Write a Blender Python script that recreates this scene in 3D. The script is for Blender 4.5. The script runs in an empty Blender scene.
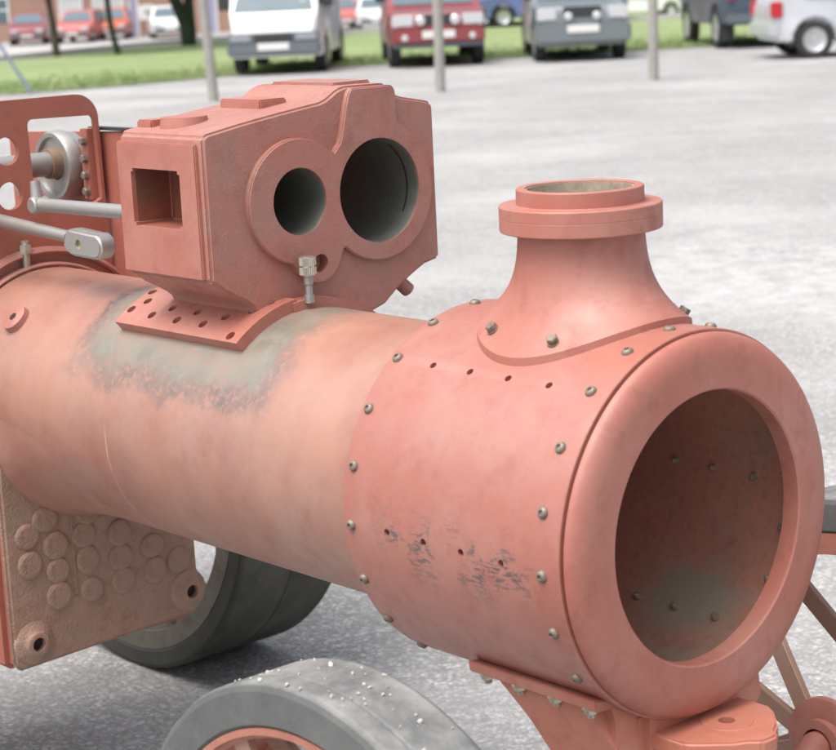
import bpy, bmesh, math, random
from mathutils import Vector, Matrix
import mathutils
PI = math.pi
rad = math.radians
random.seed(7)
sc = bpy.context.scene
COL = sc.collection

# ------------------------------------------------------------------ camera
CAM_H = 1.7125
PITCH, ROLL, FPX = 0.2014, -0.0484, 2000.0
cd = bpy.data.cameras.new('camera')
cam = bpy.data.objects.new('camera', cd)
COL.objects.link(cam)
fw = Vector((0, math.cos(PITCH), -math.sin(PITCH)))
r0 = Vector((1, 0, 0)); u0 = r0.cross(fw)
rv = math.cos(ROLL) * r0 + math.sin(ROLL) * u0
uv = -math.sin(ROLL) * r0 + math.cos(ROLL) * u0
m3 = Matrix((rv, uv, -fw)).transposed()
cam.matrix_world = Matrix.Translation((0, 0, CAM_H)) @ m3.to_4x4()
cd.sensor_fit = 'HORIZONTAL'; cd.sensor_width = 36.0
cd.lens = FPX / 836.0 * 36.0
cd.clip_start = 0.05; cd.clip_end = 2000
cd.dof.use_dof = True
cd.dof.focus_distance = 3.4
cd.dof.aperture_fstop = 7.8
sc.camera = cam

# ------------------------------------------------------------------ world, sun, exposure
SUN_EL = rad(66)
sun_h = Vector((-0.74, -0.67)).normalized()          # direction towards the sun, on the ground
to_sun = Vector((sun_h.x * math.cos(SUN_EL), sun_h.y * math.cos(SUN_EL), math.sin(SUN_EL)))
w = bpy.data.worlds.new('World'); sc.world = w; w.use_nodes = True
nt = w.node_tree; nt.nodes.clear()
sky = nt.nodes.new('ShaderNodeTexSky'); sky.sky_type = 'NISHITA'; sky.sun_disc = False
sky.sun_elevation = SUN_EL
sky.sun_rotation = math.atan2(sun_h.x, sun_h.y)
sky.air_density = 1.0; sky.dust_density = 8.0; sky.ozone_density = 1.0
bg = nt.nodes.new('ShaderNodeBackground'); bg.inputs[1].default_value = 0.15
wo = nt.nodes.new('ShaderNodeOutputWorld')
hs_ = nt.nodes.new('ShaderNodeHueSaturation'); hs_.inputs['Saturation'].default_value = 0.45
nt.links.new(sky.outputs[0], hs_.inputs['Color']); nt.links.new(hs_.outputs[0], bg.inputs[0]); nt.links.new(bg.outputs[0], wo.inputs[0])
sd = bpy.data.lights.new('sun', 'SUN'); sd.energy = 0.6; sd.angle = rad(35.0); sd.color = (1.0, 0.965, 0.92)
so = bpy.data.objects.new('sun', sd); COL.objects.link(so)
so.rotation_euler = to_sun.to_track_quat('Z', 'Y').to_euler()
so.location = (-6, -5, 9)
sc.view_settings.view_transform = 'Standard'; sc.view_settings.look = 'None'
sc.view_settings.gamma = 1.0; sc.view_settings.exposure = 0.78
sc.view_settings.use_curve_mapping = False

# ------------------------------------------------------------------ materials
def newmat(name):
    m = bpy.data.materials.new(name); m.use_nodes = True
    n = m.node_tree; b = n.nodes['Principled BSDF']
    return m, n, b
class NG:
    """small helper round a node tree"""
    def __init__(s, n): s.n = n; s.tc = None
    def node(s, t, **k):
        x = s.n.nodes.new(t)
        for a, v in k.items(): setattr(x, a, v)
        return x
    def put(s, sock, v):
        if isinstance(v, bpy.types.NodeSocket): s.n.links.new(v, sock)
        elif isinstance(v, (tuple, list)):
            sock.default_value = (*v, 1.0) if len(v) == 3 and len(sock.default_value) == 4 else v
        else: sock.default_value = v
    def obj(s):
        if not s.tc: s.tc = s.node('ShaderNodeTexCoord')
        return s.tc.outputs['Object']
    def scale(s, vec, sx, sy, sz):
        x = s.node('ShaderNodeMapping'); s.put(x.inputs[0], vec); x.inputs['Scale'].default_value = (sx, sy, sz)
        return x.outputs[0]
    def noise(s, scale, detail=4, rough=0.55, vec=None):
        x = s.node('ShaderNodeTexNoise'); s.put(x.inputs['Vector'], vec or s.obj())
        x.inputs['Scale'].default_value = scale; x.inputs['Detail'].default_value = detail
        x.inputs['Roughness'].default_value = rough
        return x.outputs[0]
    def voro(s, scale, vec=None, out=0):
        x = s.node('ShaderNodeTexVoronoi'); s.put(x.inputs['Vector'], vec or s.obj())
        x.inputs['Scale'].default_value = scale
        return x.outputs[out]
    def ramp(s, f, a, b, va=0.0, vb=1.0):
        x = s.node('ShaderNodeMapRange'); s.put(x.inputs[0], f)
        x.inputs[1].default_value = a; x.inputs[2].default_value = b
        x.inputs[3].default_value = va; x.inputs[4].default_value = vb
        return x.outputs[0]
    def math(s, op, a, b=0.0):
        x = s.node('ShaderNodeMath', operation=op); s.put(x.inputs[0], a); s.put(x.inputs[1], b)
        return x.outputs[0]
    def mix(s, f, a, b):
        x = s.node('ShaderNodeMix', data_type='RGBA'); s.put(x.inputs[0], f); s.put(x.inputs[6], a); s.put(x.inputs[7], b)
        return x.outputs[2]
    def bump(s, h, strength, dist, bsdf, normal=None):
        x = s.node('ShaderNodeBump'); x.inputs['Strength'].default_value = strength; x.inputs['Distance'].default_value = dist
        s.put(x.inputs['Height'], h)
        if normal is not None: s.put(x.inputs['Normal'], normal)
        s.put(bsdf.inputs['Normal'], x.outputs[0]); return x.outputs[0]
    def sep(s):
        x = s.node('ShaderNodeSeparateXYZ'); s.put(x.inputs[0], s.obj()); return x.outputs

def box_mask(g, v, lo, hi, soft, warp=None):
    """1 inside lo..hi along one axis value v, soft edges"""
    if warp is not None: v = g.math('ADD', v, warp)
    a = g.ramp(v, lo - soft, lo + soft); b = g.ramp(v, hi - soft, hi + soft, 1.0, 0.0)
    return g.math('MULTIPLY', a, b)

def paint(name, c1, c2, c3, rough=0.58, grain=0.0006, dirt=None, dirt_amt=0.0, extra=None, spec=0.75):
    """matt primer paint: c1 main, c2 rubbed / chalky patches, c3 darker stains"""
    m, n, b = newmat(name); g = NG(n)
    big = g.noise(5.0, 5, 0.6); mid = g.noise(21.0, 5, 0.65); fine = g.noise(160.0, 3, 0.6)
    col = g.mix(g.ramp(big, 0.40, 0.66), c1, c2)
    col = g.mix(g.math('MULTIPLY', g.ramp(mid, 0.50, 0.70), 0.75), col, c3)
    col = g.mix(g.math('MULTIPLY', g.ramp(fine, 0.55, 0.75), 0.25), col, c2)
    sp = g.ramp(g.noise(330.0, 2, 0.5), 0.63, 0.70)
    col = g.mix(g.math('MULTIPLY', sp, 0.30), col, c3)
    rub = g.math('MULTIPLY', g.ramp(g.noise(1.0, 4, 0.65, g.scale(g.obj(), 14, 55, 60)), 0.58, 0.68), g.ramp(g.noise(4.0, 3), 0.44, 0.6))
    col = g.mix(g.math('MULTIPLY', rub, 0.35), col, c2)
    # small pale chips and scuffs
    chips = g.math('MULTIPLY', g.ramp(g.noise(70.0, 6, 0.75), 0.69, 0.72), g.ramp(g.noise(6.5, 2), 0.5, 0.62))
    col = g.mix(g.math('MULTIPLY', chips, 0.6), col, (0.52, 0.44, 0.40))
    if dirt:
        dm = g.math('MULTIPLY', g.ramp(g.noise(9.0, 6, 0.7), 0.42, 0.68), dirt_amt)
        col = g.mix(dm, col, dirt)
    h = g.math('ADD', g.math('MULTIPLY', fine, 0.5), g.math('MULTIPLY', mid, 0.8))
    if extra: col = extra(g, col, b)
    g.put(b.inputs['Base Color'], col)
    g.put(b.inputs['Roughness'], g.ramp(mid, 0.3, 0.7, rough - 0.07, rough + 0.1))
    b.inputs['Specular IOR Level'].default_value = spec; b.inputs['IOR'].default_value = 1.6
    nb = g.bump(g.noise(7.0, 3, 0.5), 0.30, 0.006, b)
    g.bump(h, 0.6, grain, b, nb)
    return m

R1, R2, R3 = (0.375, 0.120, 0.082), (0.40, 0.172, 0.132), (0.305, 0.088, 0.060)

def smokebox_marks(g, col, b):
    x, y, z = g.sep()
    near = g.math('LESS_THAN', y, -0.2)
    st = g.noise(1.0, 6, 0.75, g.scale(g.obj(), 60, 40, 190))
    band = g.math('MULTIPLY', box_mask(g, z, -0.038, 0.045, 0.025, g.math('MULTIPLY', g.noise(17.0, 3), 0.05)),
                  box_mask(g, x, -0.395, -0.085, 0.03))
    clump = g.ramp(g.noise(17.0, 3, 0.6), 0.485, 0.55)
    s = g.math('MULTIPLY', g.math('MULTIPLY', band, clump), g.ramp(st, 0.50, 0.54))
    s = g.math('MULTIPLY', s, near)
    col = g.mix(g.math('MULTIPLY', s, 0.9), col, (0.075, 0.060, 0.060))
    # vertical rub lines
    v = g.noise(1.0, 3, 0.6, g.scale(g.obj(), 150, 3, 5))
    v = g.math('MULTIPLY', g.ramp(v, 0.66, 0.74), g.ramp(g.noise(7.0, 2), 0.48, 0.6))
    col = g.mix(g.math('MULTIPLY', v, 0.25), col, (0.30, 0.12, 0.09))
    return col

def barrel_patch(g, col, b):
    x, y, z = g.sep()
    wv = g.math('MULTIPLY', g.math('SUBTRACT', g.noise(11.0, 6, 0.7), 0.5), 0.11)
    wide = g.math('MULTIPLY', box_mask(g, x, -1.385, -0.765, 0.015, wv), g.ramp(g.math('ADD', z, wv), 0.080, 0.100))
    core = g.math('MULTIPLY', box_mask(g, x, -1.350, -0.805, 0.02, wv), g.ramp(g.math('ADD', z, wv), 0.116, 0.140))
    spk = g.ramp(g.noise(75.0, 6, 0.75), 0.36, 0.52)
    col = g.mix(g.math('MULTIPLY', wide, g.math('MULTIPLY', spk, 0.9)), col, (0.085, 0.075, 0.074))
    met = g.mix(g.ramp(g.noise(28.0, 5, 0.7), 0.38, 0.66), (0.205, 0.195, 0.155), (0.135, 0.128, 0.104))
    met = g.mix(g.math('MULTIPLY', g.ramp(g.noise(14.0, 5, 0.7), 0.48, 0.62), 0.6), met, (0.30, 0.20, 0.15))
    col = g.mix(g.math('MULTIPLY', core, 0.93), col, met)
    # dust and dry earth on the barrel sides
    dm = g.math('MULTIPLY', g.ramp(g.noise(3.2, 5, 0.6), 0.42, 0.62), 0.55)
    col = g.mix(g.math('MULTIPLY', dm, g.math('SUBTRACT', 1.0, core)), col, (0.44, 0.235, 0.165))
    # little pale scratches
    s = g.ramp(g.noise(1.0, 4, 0.7, g.scale(g.obj(), 120, 60, 22)), 0.705, 0.73)
    s = g.math('MULTIPLY', s, g.ramp(g.noise(5.0, 2), 0.5, 0.6))
    col = g.mix(g.math('MULTIPLY', s, 0.6), col, (0.6, 0.5, 0.44))
    seam = g.math('MULTIPLY', box_mask(g, x, -1.2255, -1.2215, 0.0015, g.math('MULTIPLY', g.math('SUBTRACT', g.noise(30.0, 3), 0.5), 0.012)), g.ramp(z, 0.05, -0.02))
    col = g.mix(g.math('MULTIPLY', seam, g.ramp(g.noise(22.0, 4), 0.35, 0.6)), col, (0.52, 0.34, 0.26))
    # grime that has run down and stuck on the underside flange end
    gr = g.math('MULTIPLY', g.ramp(g.noise(1.0, 5, 0.65, g.scale(g.obj(), 26, 5, 4)), 0.50, 0.66), g.ramp(g.noise(2.3, 3), 0.42, 0.6))
    col = g.mix(g.math('MULTIPLY', gr, 0.40), col, (0.27, 0.135, 0.10))
    # a dark worn spot just behind the smokebox seam
    dk = g.math('MULTIPLY', box_mask(g, x, -0.54, -0.487, 0.02), box_mask(g, z, 0.03, 0.075, 0.015))
    dk = g.math('MULTIPLY', dk, g.ramp(g.noise(60.0, 5, 0.7), 0.5, 0.6))
    return g.mix(g.math('MULTIPLY', dk, 0.8), col, (0.13, 0.11, 0.11))

M = {}
M['primer'] = paint('red_primer', R1, R2, R3)
M['smokebox'] = paint('smokebox_primer', (0.375, 0.126, 0.090), (0.39, 0.180, 0.145), (0.32, 0.088, 0.058), extra=smokebox_marks, rough=0.44, spec=1.0)
M['barrel'] = paint('barrel_primer', (0.315, 0.124, 0.086), (0.33, 0.180, 0.143), (0.265, 0.094, 0.060), extra=barrel_patch, rough=0.46, spec=1.0)
M['casting'] = paint('cast_primer', (0.37, 0.126, 0.092), (0.385, 0.165, 0.13), (0.27, 0.098, 0.070), grain=0.0036, dirt=(0.27, 0.19, 0.15), dirt_amt=0.5)
M['plate_red'] = paint('plate_primer', (0.34, 0.112, 0.077), (0.38, 0.135, 0.095), (0.29, 0.096, 0.066), rough=0.6, spec=0.4)
M['dusty'] = paint('dusty_primer', (0.325, 0.190, 0.140), (0.38, 0.245, 0.19), (0.235, 0.125, 0.086), rough=0.8, grain=0.011, dirt=(0.26, 0.195, 0.145), dirt_amt=0.7, spec=0.25)
M['bracket'] = paint('bracket_primer', (0.46, 0.155, 0.095), (0.50, 0.19, 0.13), (0.38, 0.12, 0.075))
M['spoke'] = paint('spoke_primer', (0.30, 0.165, 0.115), (0.34, 0.21, 0.155), (0.23, 0.12, 0.08), rough=0.6, dirt=(0.30, 0.23, 0.18), dirt_amt=0.4)
M['rim'] = paint('rim_primer', (0.36, 0.13, 0.085), (0.42, 0.18, 0.125), (0.25, 0.09, 0.06), rough=0.6)
M['rim_grey'] = paint('rim_grey', (0.13, 0.124, 0.10), (0.17, 0.155, 0.125), (0.10, 0.075, 0.058), rough=0.7, spec=0.3)

def sooty(name, dark, rust, green, spot=False):
    m, n, b = newmat(name); g = NG(n)
    c = g.mix(g.ramp(g.noise(7.0, 5, 0.65), 0.36, 0.62), rust, dark)
    c = g.mix(g.math('MULTIPLY', g.ramp(g.noise(4.0, 3), 0.48, 0.66), 0.65), c, green)
    c = g.mix(g.math('MULTIPLY', g.ramp(g.noise(60.0, 5, 0.7), 0.5, 0.7), 0.45), c, (0.24, 0.11, 0.07))
    if spot:                                        # grey-green ash stain low on the far wall of the smokebox
        x, y, z = g.sep()
        q = [g.math('DIVIDE', g.math('SUBTRACT', a, k), r) for a, k, r in ((x, -0.21, 0.12), (y, 0.185, 0.075), (z, -0.195, 0.075))]
        d = g.math('SQRT', g.math('ADD', g.math('ADD', g.math('MULTIPLY', q[0], q[0]), g.math('MULTIPLY', q[1], q[1])), g.math('MULTIPLY', q[2], q[2])))
        d = g.math('ADD', d, g.math('MULTIPLY', g.math('SUBTRACT', g.noise(18.0, 4), 0.5), 0.9))
        c = g.mix(g.math('MULTIPLY', g.ramp(d, 1.1, 0.45), 0.75), c, (0.30, 0.33, 0.265))
    g.put(b.inputs['Base Color'], c); b.inputs['Roughness'].default_value = 0.75
    g.bump(g.noise(90.0, 5, 0.6), 0.5, 0.002, b); return m
M['soot'] = sooty('sooty_steel', (0.46, 0.225, 0.165), (0.53, 0.25, 0.185), (0.30, 0.30, 0.23), True)
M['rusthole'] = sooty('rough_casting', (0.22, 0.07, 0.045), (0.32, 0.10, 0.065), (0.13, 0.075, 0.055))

def metal(name, c, rough, met=1.0, var=0.15, scl=30):
    m, n, b = newmat(name); g = NG(n)
    d = tuple(x * (1 - var) for x in c)
    f = g.noise(scl, 5, 0.65)
    g.put(b.inputs['Base Color'], g.mix(g.ramp(f, 0.35, 0.65), c, d))
    b.inputs['Metallic'].default_value = met
    g.put(b.inputs['Roughness'], g.ramp(f, 0.3, 0.7, rough - 0.06, rough + 0.12))
    g.bump(g.noise(250, 3), 0.3, 0.0004, b); return m
M['bore'] = metal('bored_iron', (0.34, 0.36, 0.32), 0.45, 0.85)
M['steel'] = metal('dull_steel', (0.44, 0.435, 0.42), 0.48, 0.8)
M['bright'] = metal('bright_steel', (0.52, 0.515, 0.50), 0.46, 0.8, 0.12)
M['rivet'] = metal('primed_fastener', (0.27, 0.225, 0.18), 0.5, 0.35, 0.35, 60)
M['zinc'] = metal('zinc_nut', (0.56, 0.55, 0.46), 0.4, 0.75, 0.3, 60)
M['knob'] = metal('nickel_knob', (0.66, 0.64, 0.56), 0.33, 0.9)
def plain(name, c, rough=0.6, met=0.0, var=0.12, scl=25, **k):
    m = metal(name, c, rough, met, var, scl); b = m.node_tree.nodes['Principled BSDF']
    for a, v in k.items(): b.inputs[a.replace('_', ' ')].default_value = v
    return m
M['hole'] = plain('dark_hole', (0.035, 0.022, 0.018), 0.9)
M['chip'] = plain('grit', (0.58, 0.57, 0.54), 0.95, 0, 0.3, 400)
# tyre rubber: grey, dusty, with lighter worn flecks
def rubber(name, base, dust, amt, rtread):
    m, n, b = newmat(name); g = NG(n)
    x, y, z = g.sep()
    rr_ = g.math('SQRT', g.math('ADD', g.math('MULTIPLY', x, x), g.math('MULTIPLY', z, z)))
    tread = g.ramp(g.math('ADD', rr_, g.math('MULTIPLY', g.math('SUBTRACT', g.noise(40.0, 4), 0.5), 0.006)), rtread - 0.005, rtread - 0.001)
    c = g.mix(g.math('MULTIPLY', g.ramp(g.noise(6.0, 6, 0.7), 0.35, 0.7), g.math('ADD', 0.25, g.math('MULTIPLY', tread, amt))), base, dust)
    c = g.mix(g.math('MULTIPLY', g.ramp(g.noise(170.0, 3, 0.7), 0.58, 0.72), 0.18), c, dust)
    sc_ = g.ramp(g.noise(1.0, 4, 0.6, g.scale(g.obj(), 30, 90, 12)), 0.66, 0.72)
    c = g.mix(g.math('MULTIPLY', sc_, 0.12), c, tuple(x * 1.4 for x in dust))
    g.put(b.inputs['Base Color'], c); b.inputs['Roughness'].default_value = 0.72
    g.bump(g.noise(120.0, 4, 0.7), 0.5, 0.0015, b); return m
M['tyre'] = rubber('grey_rubber', (0.080, 0.085, 0.086), (0.31, 0.31, 0.30), 0.72, 0.405)
M['tyre_dark'] = rubber('dark_rubber', (0.034, 0.036, 0.030), (0.12, 0.115, 0.092), 0.6, 0.538)

def asphalt():
    m, n, b = newmat('worn_asphalt'); g = NG(n); v = g.obj()
    st = g.voro(88.0, v, 1); stf = g.voro(190.0, v, 1)
    hs = g.node('ShaderNodeSeparateColor'); g.put(hs.inputs[0], st)
    hf = g.node('ShaderNodeSeparateColor'); g.put(hf.inputs[0], stf)
    val = g.math('ADD', g.math('MULTIPLY', hs.outputs[0], 0.6), g.math('MULTIPLY', hf.outputs[1], 0.4))
    col = g.mix(g.ramp(val, 0.1, 0.9), (0.20, 0.20, 0.20), (0.52, 0.52, 0.515))
    # binder between the chippings
    gap = g.ramp(g.voro(88.0, v, 0), 0.30, 0.62)
    col = g.mix(g.math('MULTIPLY', gap, 0.50), col, (0.15, 0.15, 0.15))
    pale_chips = g.ramp(hs.outputs[2], 0.88, 0.95)  # a random few chippings are of paler stone
    col = g.mix(g.math('MULTIPLY', pale_chips, 0.55), col, (0.62, 0.615, 0.60))
    big = g.noise(0.55, 6, 0.62); col = g.mix(g.math('MULTIPLY', g.ramp(big, 0.40, 0.62), 0.45), col, (0.43, 0.43, 0.428))
    mot = g.noise(7.0, 5, 0.7); col = g.mix(g.math('MULTIPLY', g.ramp(mot, 0.46, 0.66), 0.42), col, (0.215, 0.213, 0.21))
    mo2 = g.noise(26.0, 4, 0.7); col = g.mix(g.math('MULTIPLY', g.ramp(mo2, 0.50, 0.66), 0.45), col, (0.20, 0.20, 0.198))
    mo3 = g.noise(2.4, 5, 0.7); col = g.mix(g.math('MULTIPLY', g.ramp(mo3, 0.48, 0.64), 0.30), col, (0.24, 0.238, 0.235))
    # a whitish dried stain on the tarmac to the right of the engine
    x, y, z = g.sep()
    dx = g.math('DIVIDE', g.math('SUBTRACT', x, 1.95), 1.15); dy = g.math('DIVIDE', g.math('SUBTRACT', y, 10.6), 2.1)
    dd = g.math('ADD', g.math('SQRT', g.math('ADD', g.math('MULTIPLY', dx, dx), g.math('MULTIPLY', dy, dy))), g.math('MULTIPLY', g.math('SUBTRACT', g.noise(1.6, 5, 0.65), 0.5), 1.6))
    stn = g.math('MULTIPLY', g.ramp(dd, 1.0, 0.55), g.ramp(g.noise(6.0, 5, 0.7), 0.36, 0.62))
    col = g.mix(g.math('MULTIPLY', stn, 0.40), col, (0.60, 0.60, 0.60))
    # pale dried puddle rings
    pud = g.ramp(g.noise(0.33, 5, 0.55, g.scale(v, 1.0, 1.3, 1)), 0.50, 0.72)
    col = g.mix(g.math('MULTIPLY', pud, 0.32), col, (0.60, 0.60, 0.60))
    dk = g.ramp(g.noise(0.8, 6, 0.7, g.scale(v, 0.8, 1.2, 1)), 0.55, 0.75)
    col = g.mix(g.math('MULTIPLY', dk, 0.18), col, (0.15, 0.148, 0.145))
    g.put(b.inputs['Base Color'], col); b.inputs['Roughness'].default_value = 0.85
    b.inputs['Specular IOR Level'].default_value = 0.3
    g.bump(g.math('SUBTRACT', 1.0, g.voro(88.0, v, 0)), 0.7, 0.004, b); return m
M['asphalt'] = asphalt()
def ground_mat(name, c1, c2, s):
    m, n, b = newmat(name); g = NG(n)
    c = g.mix(g.ramp(g.noise(s, 6, 0.65), 0.35, 0.65), c1, c2)
    c = g.mix(g.math('MULTIPLY', g.ramp(g.noise(s * 14, 4, 0.7), 0.4, 0.65), 0.5), c, c2)
    g.put(b.inputs['Base Color'], c); b.inputs['Roughness'].default_value = 0.9
    b.inputs['Specular IOR Level'].default_value = 0.2
    g.bump(g.noise(s * 60, 4, 0.7), 0.6, 0.03, b); return m
M['grass'] = ground_mat('mown_grass', (0.19, 0.255, 0.11), (0.26, 0.325, 0.155), 0.5)
M['blade'] = ground_mat('grass_blade', (0.17, 0.25, 0.09), (0.27, 0.34, 0.15), 0.7)
M['road'] = ground_mat('pale_road', (0.40, 0.39, 0.375), (0.46, 0.45, 0.43), 0.4)
M['kerb'] = plain('kerb_concrete', (0.50, 0.49, 0.46), 0.85)
M['pole'] = plain('pale_concrete', (0.36, 0.35, 0.325), 0.7, 0.0, 0.2, 12)
M['blue'] = plain('blue_grey_paint', (0.20, 0.26, 0.33), 0.5)
def brick():
    m, n, b = newmat('orange_brick'); g = NG(n)
    x = g.node('ShaderNodeTexBrick'); g.put(x.inputs[0], g.scale(g.obj(), 1, 1, 1))
    mp = g.node('ShaderNodeCombineXYZ'); s = g.sep(); g.put(mp.inputs[0], g.math('ADD', s[0], s[1])); g.put(mp.inputs[1], s[2]); g.put(x.inputs[0], mp.outputs[0])
    x.inputs['Color1'].default_value = (0.40, 0.215, 0.15, 1); x.inputs['Color2'].default_value = (0.33, 0.17, 0.12, 1)
    x.inputs['Mortar'].default_value = (0.42, 0.37, 0.32, 1); x.inputs['Scale'].default_value = 1.0
    x.inputs['Brick Width'].default_value = 0.225; x.inputs['Row Height'].default_value = 0.075; x.inputs['Mortar Size'].default_value = 0.01
    g.put(b.inputs['Base Color'], g.mix(g.math('MULTIPLY', g.noise(1.2, 4), 0.4), x.outputs[0], (0.38, 0.22, 0.16)))
    b.inputs['Roughness'].default_value = 0.85; return m
M['brick'] = brick()
M['white'] = plain('white_paint', (0.80, 0.80, 0.78), 0.4, 0, 0.05)
M['slate'] = plain('roof_tile', (0.20, 0.14, 0.115), 0.8)
M['violet'] = plain('lilac_panel', (0.36, 0.36, 0.52), 0.5)
M['green'] = plain('green_paint', (0.05, 0.16, 0.10), 0.5)
def carpaint(name, c, rough=0.28, met=0.0):
    m = plain(name, c, rough, met, 0.04, 3); b = m.node_tree.nodes['Principled BSDF']
    b.inputs['Coat Weight'].default_value = 0.5; b.inputs['Coat Roughness'].default_value = 0.08; return m
M['van_white'] = carpaint('van_white', (0.78, 0.79, 0.78))
M['car_red'] = carpaint('car_red', (0.27, 0.055, 0.06))
M['car_pink'] = carpaint('car_bright_red', (0.52, 0.13, 0.115))
M['car_orange'] = carpaint('car_orange_red', (0.55, 0.13, 0.06))
M['car_grey'] = carpaint('car_grey', (0.19, 0.22, 0.235), 0.35, 0.2)
M['car_dark'] = carpaint('car_slate', (0.085, 0.115, 0.15), 0.35, 0.2)
M['car_silver'] = carpaint('car_silver', (0.60, 0.62, 0.66), 0.3, 0.35)
M['car_blue'] = carpaint('car_blue', (0.13, 0.17, 0.36))
M['car_white'] = carpaint('car_white', (0.80, 0.80, 0.80))
M['trim'] = plain('bumper_plastic', (0.14, 0.165, 0.185), 0.55)
M['trim_dark'] = plain('dark_plastic', (0.035, 0.04, 0.042), 0.6)
M['glass'] = plain('car_glass', (0.13, 0.18, 0.21), 0.12, 0.0, 0.05, 5, Specular_IOR_Level=0.12)
M['lamp'] = plain('lamp_glass', (0.72, 0.74, 0.76), 0.12, 0.3, 0.1)
M['lamp_grey'] = plain('dull_lamp_glass', (0.34, 0.37, 0.40), 0.2, 0.1)
M['lamp_red'] = plain('tail_lamp', (0.55, 0.03, 0.04), 0.2)
M['plate_w'] = plain('plate_white', (0.78, 0.78, 0.76), 0.4)
M['plate_y'] = plain('plate_yellow', (0.75, 0.50, 0.04), 0.4)
M['carrubber'] = plain('car_tyre', (0.035, 0.036, 0.037), 0.8)
M['alloy'] = plain('wheel_alloy', (0.58, 0.59, 0.60), 0.35, 0.6)
M['bark'] = ground_mat('bark', (0.12, 0.10, 0.075), (0.065, 0.055, 0.042), 3.0)
M['bark_dark'] = ground_mat('bark_mossy', (0.055, 0.075, 0.045), (0.035, 0.045, 0.032), 3.0)
M['leaf'] = ground_mat('leaf', (0.055, 0.115, 0.035), (0.10, 0.165, 0.05), 1.5)

# ------------------------------------------------------------------ mesh helpers
def link(name, me, mat=None, parent=None, loc=(0, 0, 0), rot=None):
    o = bpy.data.objects.new(name, me); COL.objects.link(o)
    if mat is not None and me is not None:
        me.materials.clear(); me.materials.append(M[mat] if isinstance(mat, str) else mat)
    if parent is not None: o.parent = parent
    o.location = loc
    if rot is not None: o.rotation_euler = rot
    return o
def mesh_of(bm, name='mesh', smooth=35):
    bmesh.ops.recalc_face_normals(bm, faces=bm.faces)
    me = bpy.data.meshes.new(name); bm.to_mesh(me); bm.free()
    if smooth:
        me.polygons.foreach_set('use_smooth', [True] * len(me.polygons))
        me.set_sharp_from_angle(angle=rad(smooth))
    return me
def tag(o, label=None, cat=None, group=None, kind=None):
    if label: o['label'] = label
    if cat: o['category'] = cat
    if group: o['group'] = group
    if kind: o['kind'] = kind
    return o
def empty(name, loc=(0, 0, 0), rz=0.0):
    o = bpy.data.objects.new(name, None); COL.objects.link(o); o.location = loc; o.rotation_euler = (0, 0, rz)
    o.empty_display_size = 0.2
    return o
def box(bm, x0, x1, y0, y1, z0, z1, bev=0.0, seg=2):
    b2 = bmesh.new()
    bmesh.ops.create_cube(b2, size=1.0)
    for v in b2.verts:
        v.co = ((x0 + x1) / 2 + v.co.x * (x1 - x0), (y0 + y1) / 2 + v.co.y * (y1 - y0), (z0 + z1) / 2 + v.co.z * (z1 - z0))
    if bev: bmesh.ops.bevel(b2, geom=list(b2.edges), offset=bev, segments=seg, affect='EDGES', clamp_overlap=True)
    merge(bm, b2)
def merge(bm, b2, mtx=None):
    if mtx is not None: bmesh.ops.transform(b2, matrix=mtx, verts=b2.verts)
    me = bpy.data.meshes.new('tmp'); b2.to_mesh(me); b2.free(); bm.from_mesh(me); bpy.data.meshes.remove(me)
AX = {'x': Matrix(((0, 0, 1, 0), (1, 0, 0, 0), (0, 1, 0, 0), (0, 0, 0, 1))),
      'y': Matrix(((1, 0, 0, 0), (0, 0, 1, 0), (0, -1, 0, 0), (0, 0, 0, 1))),
      'z': Matrix.Identity(4)}
def lathe(bm, prof, seg=64, axis='x', center=(0, 0, 0), closed=True, cap=False):
    """prof: (along, radius) pairs; closed joins the last pair to the first (a solid ring)"""
    b2 = bmesh.new(); rows = []
    for a, r in prof:
        if r < 1e-6: rows.append([b2.verts.new((0, 0, a))])
        else: rows.append([b2.verts.new((r * math.cos(2 * PI * i / seg), r * math.sin(2 * PI * i / seg), a)) for i in range(seg)])
    n = len(rows)
    for k in range(n if closed else n - 1):
        A, B = rows[k], rows[(k + 1) % n]
        for i in range(seg):
            j = (i + 1) % seg
            if len(A) == 1 and len(B) == 1: continue
            if len(A) == 1: b2.faces.new((A[0], B[i], B[j]))
            elif len(B) == 1: b2.faces.new((A[i], A[j], B[0]))
            else: b2.faces.new((A[i], A[j], B[j], B[i]))
    if cap:
        for R in (rows[0], rows[-1]):
            if len(R) > 1: b2.faces.new(R)
    merge(bm, b2, Matrix.Translation(center) @ AX[axis])
def prism(bm, pts, a0, a1, plane='yz', bev=0.0, seg=2):
    """polygon pts extruded a0..a1 along the axis left out of plane"""
    b2 = bmesh.new()
    def P(p, a):
        return {'yz': (a, p[0], p[1]), 'xz': (p[0], a, p[1]), 'xy': (p[0], p[1], a)}[plane]
    A = [b2.verts.new(P(p, a0)) for p in pts]; B = [b2.verts.new(P(p, a1)) for p in pts]
    n = len(pts)
    b2.faces.new(A); b2.faces.new(list(reversed(B)))
    for i in range(n): b2.faces.new((A[i], B[i], B[(i + 1) % n], A[(i + 1) % n]))
    bmesh.ops.recalc_face_normals(b2, faces=b2.faces)
    if bev:
        ed = [e for e in b2.edges if len(e.link_faces) == 2 and e.calc_face_angle(0) > rad(30)]
        bmesh.ops.bevel(b2, geom=ed, offset=bev, segments=seg, affect='EDGES', clamp_overlap=True)
    merge(bm, b2)
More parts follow.
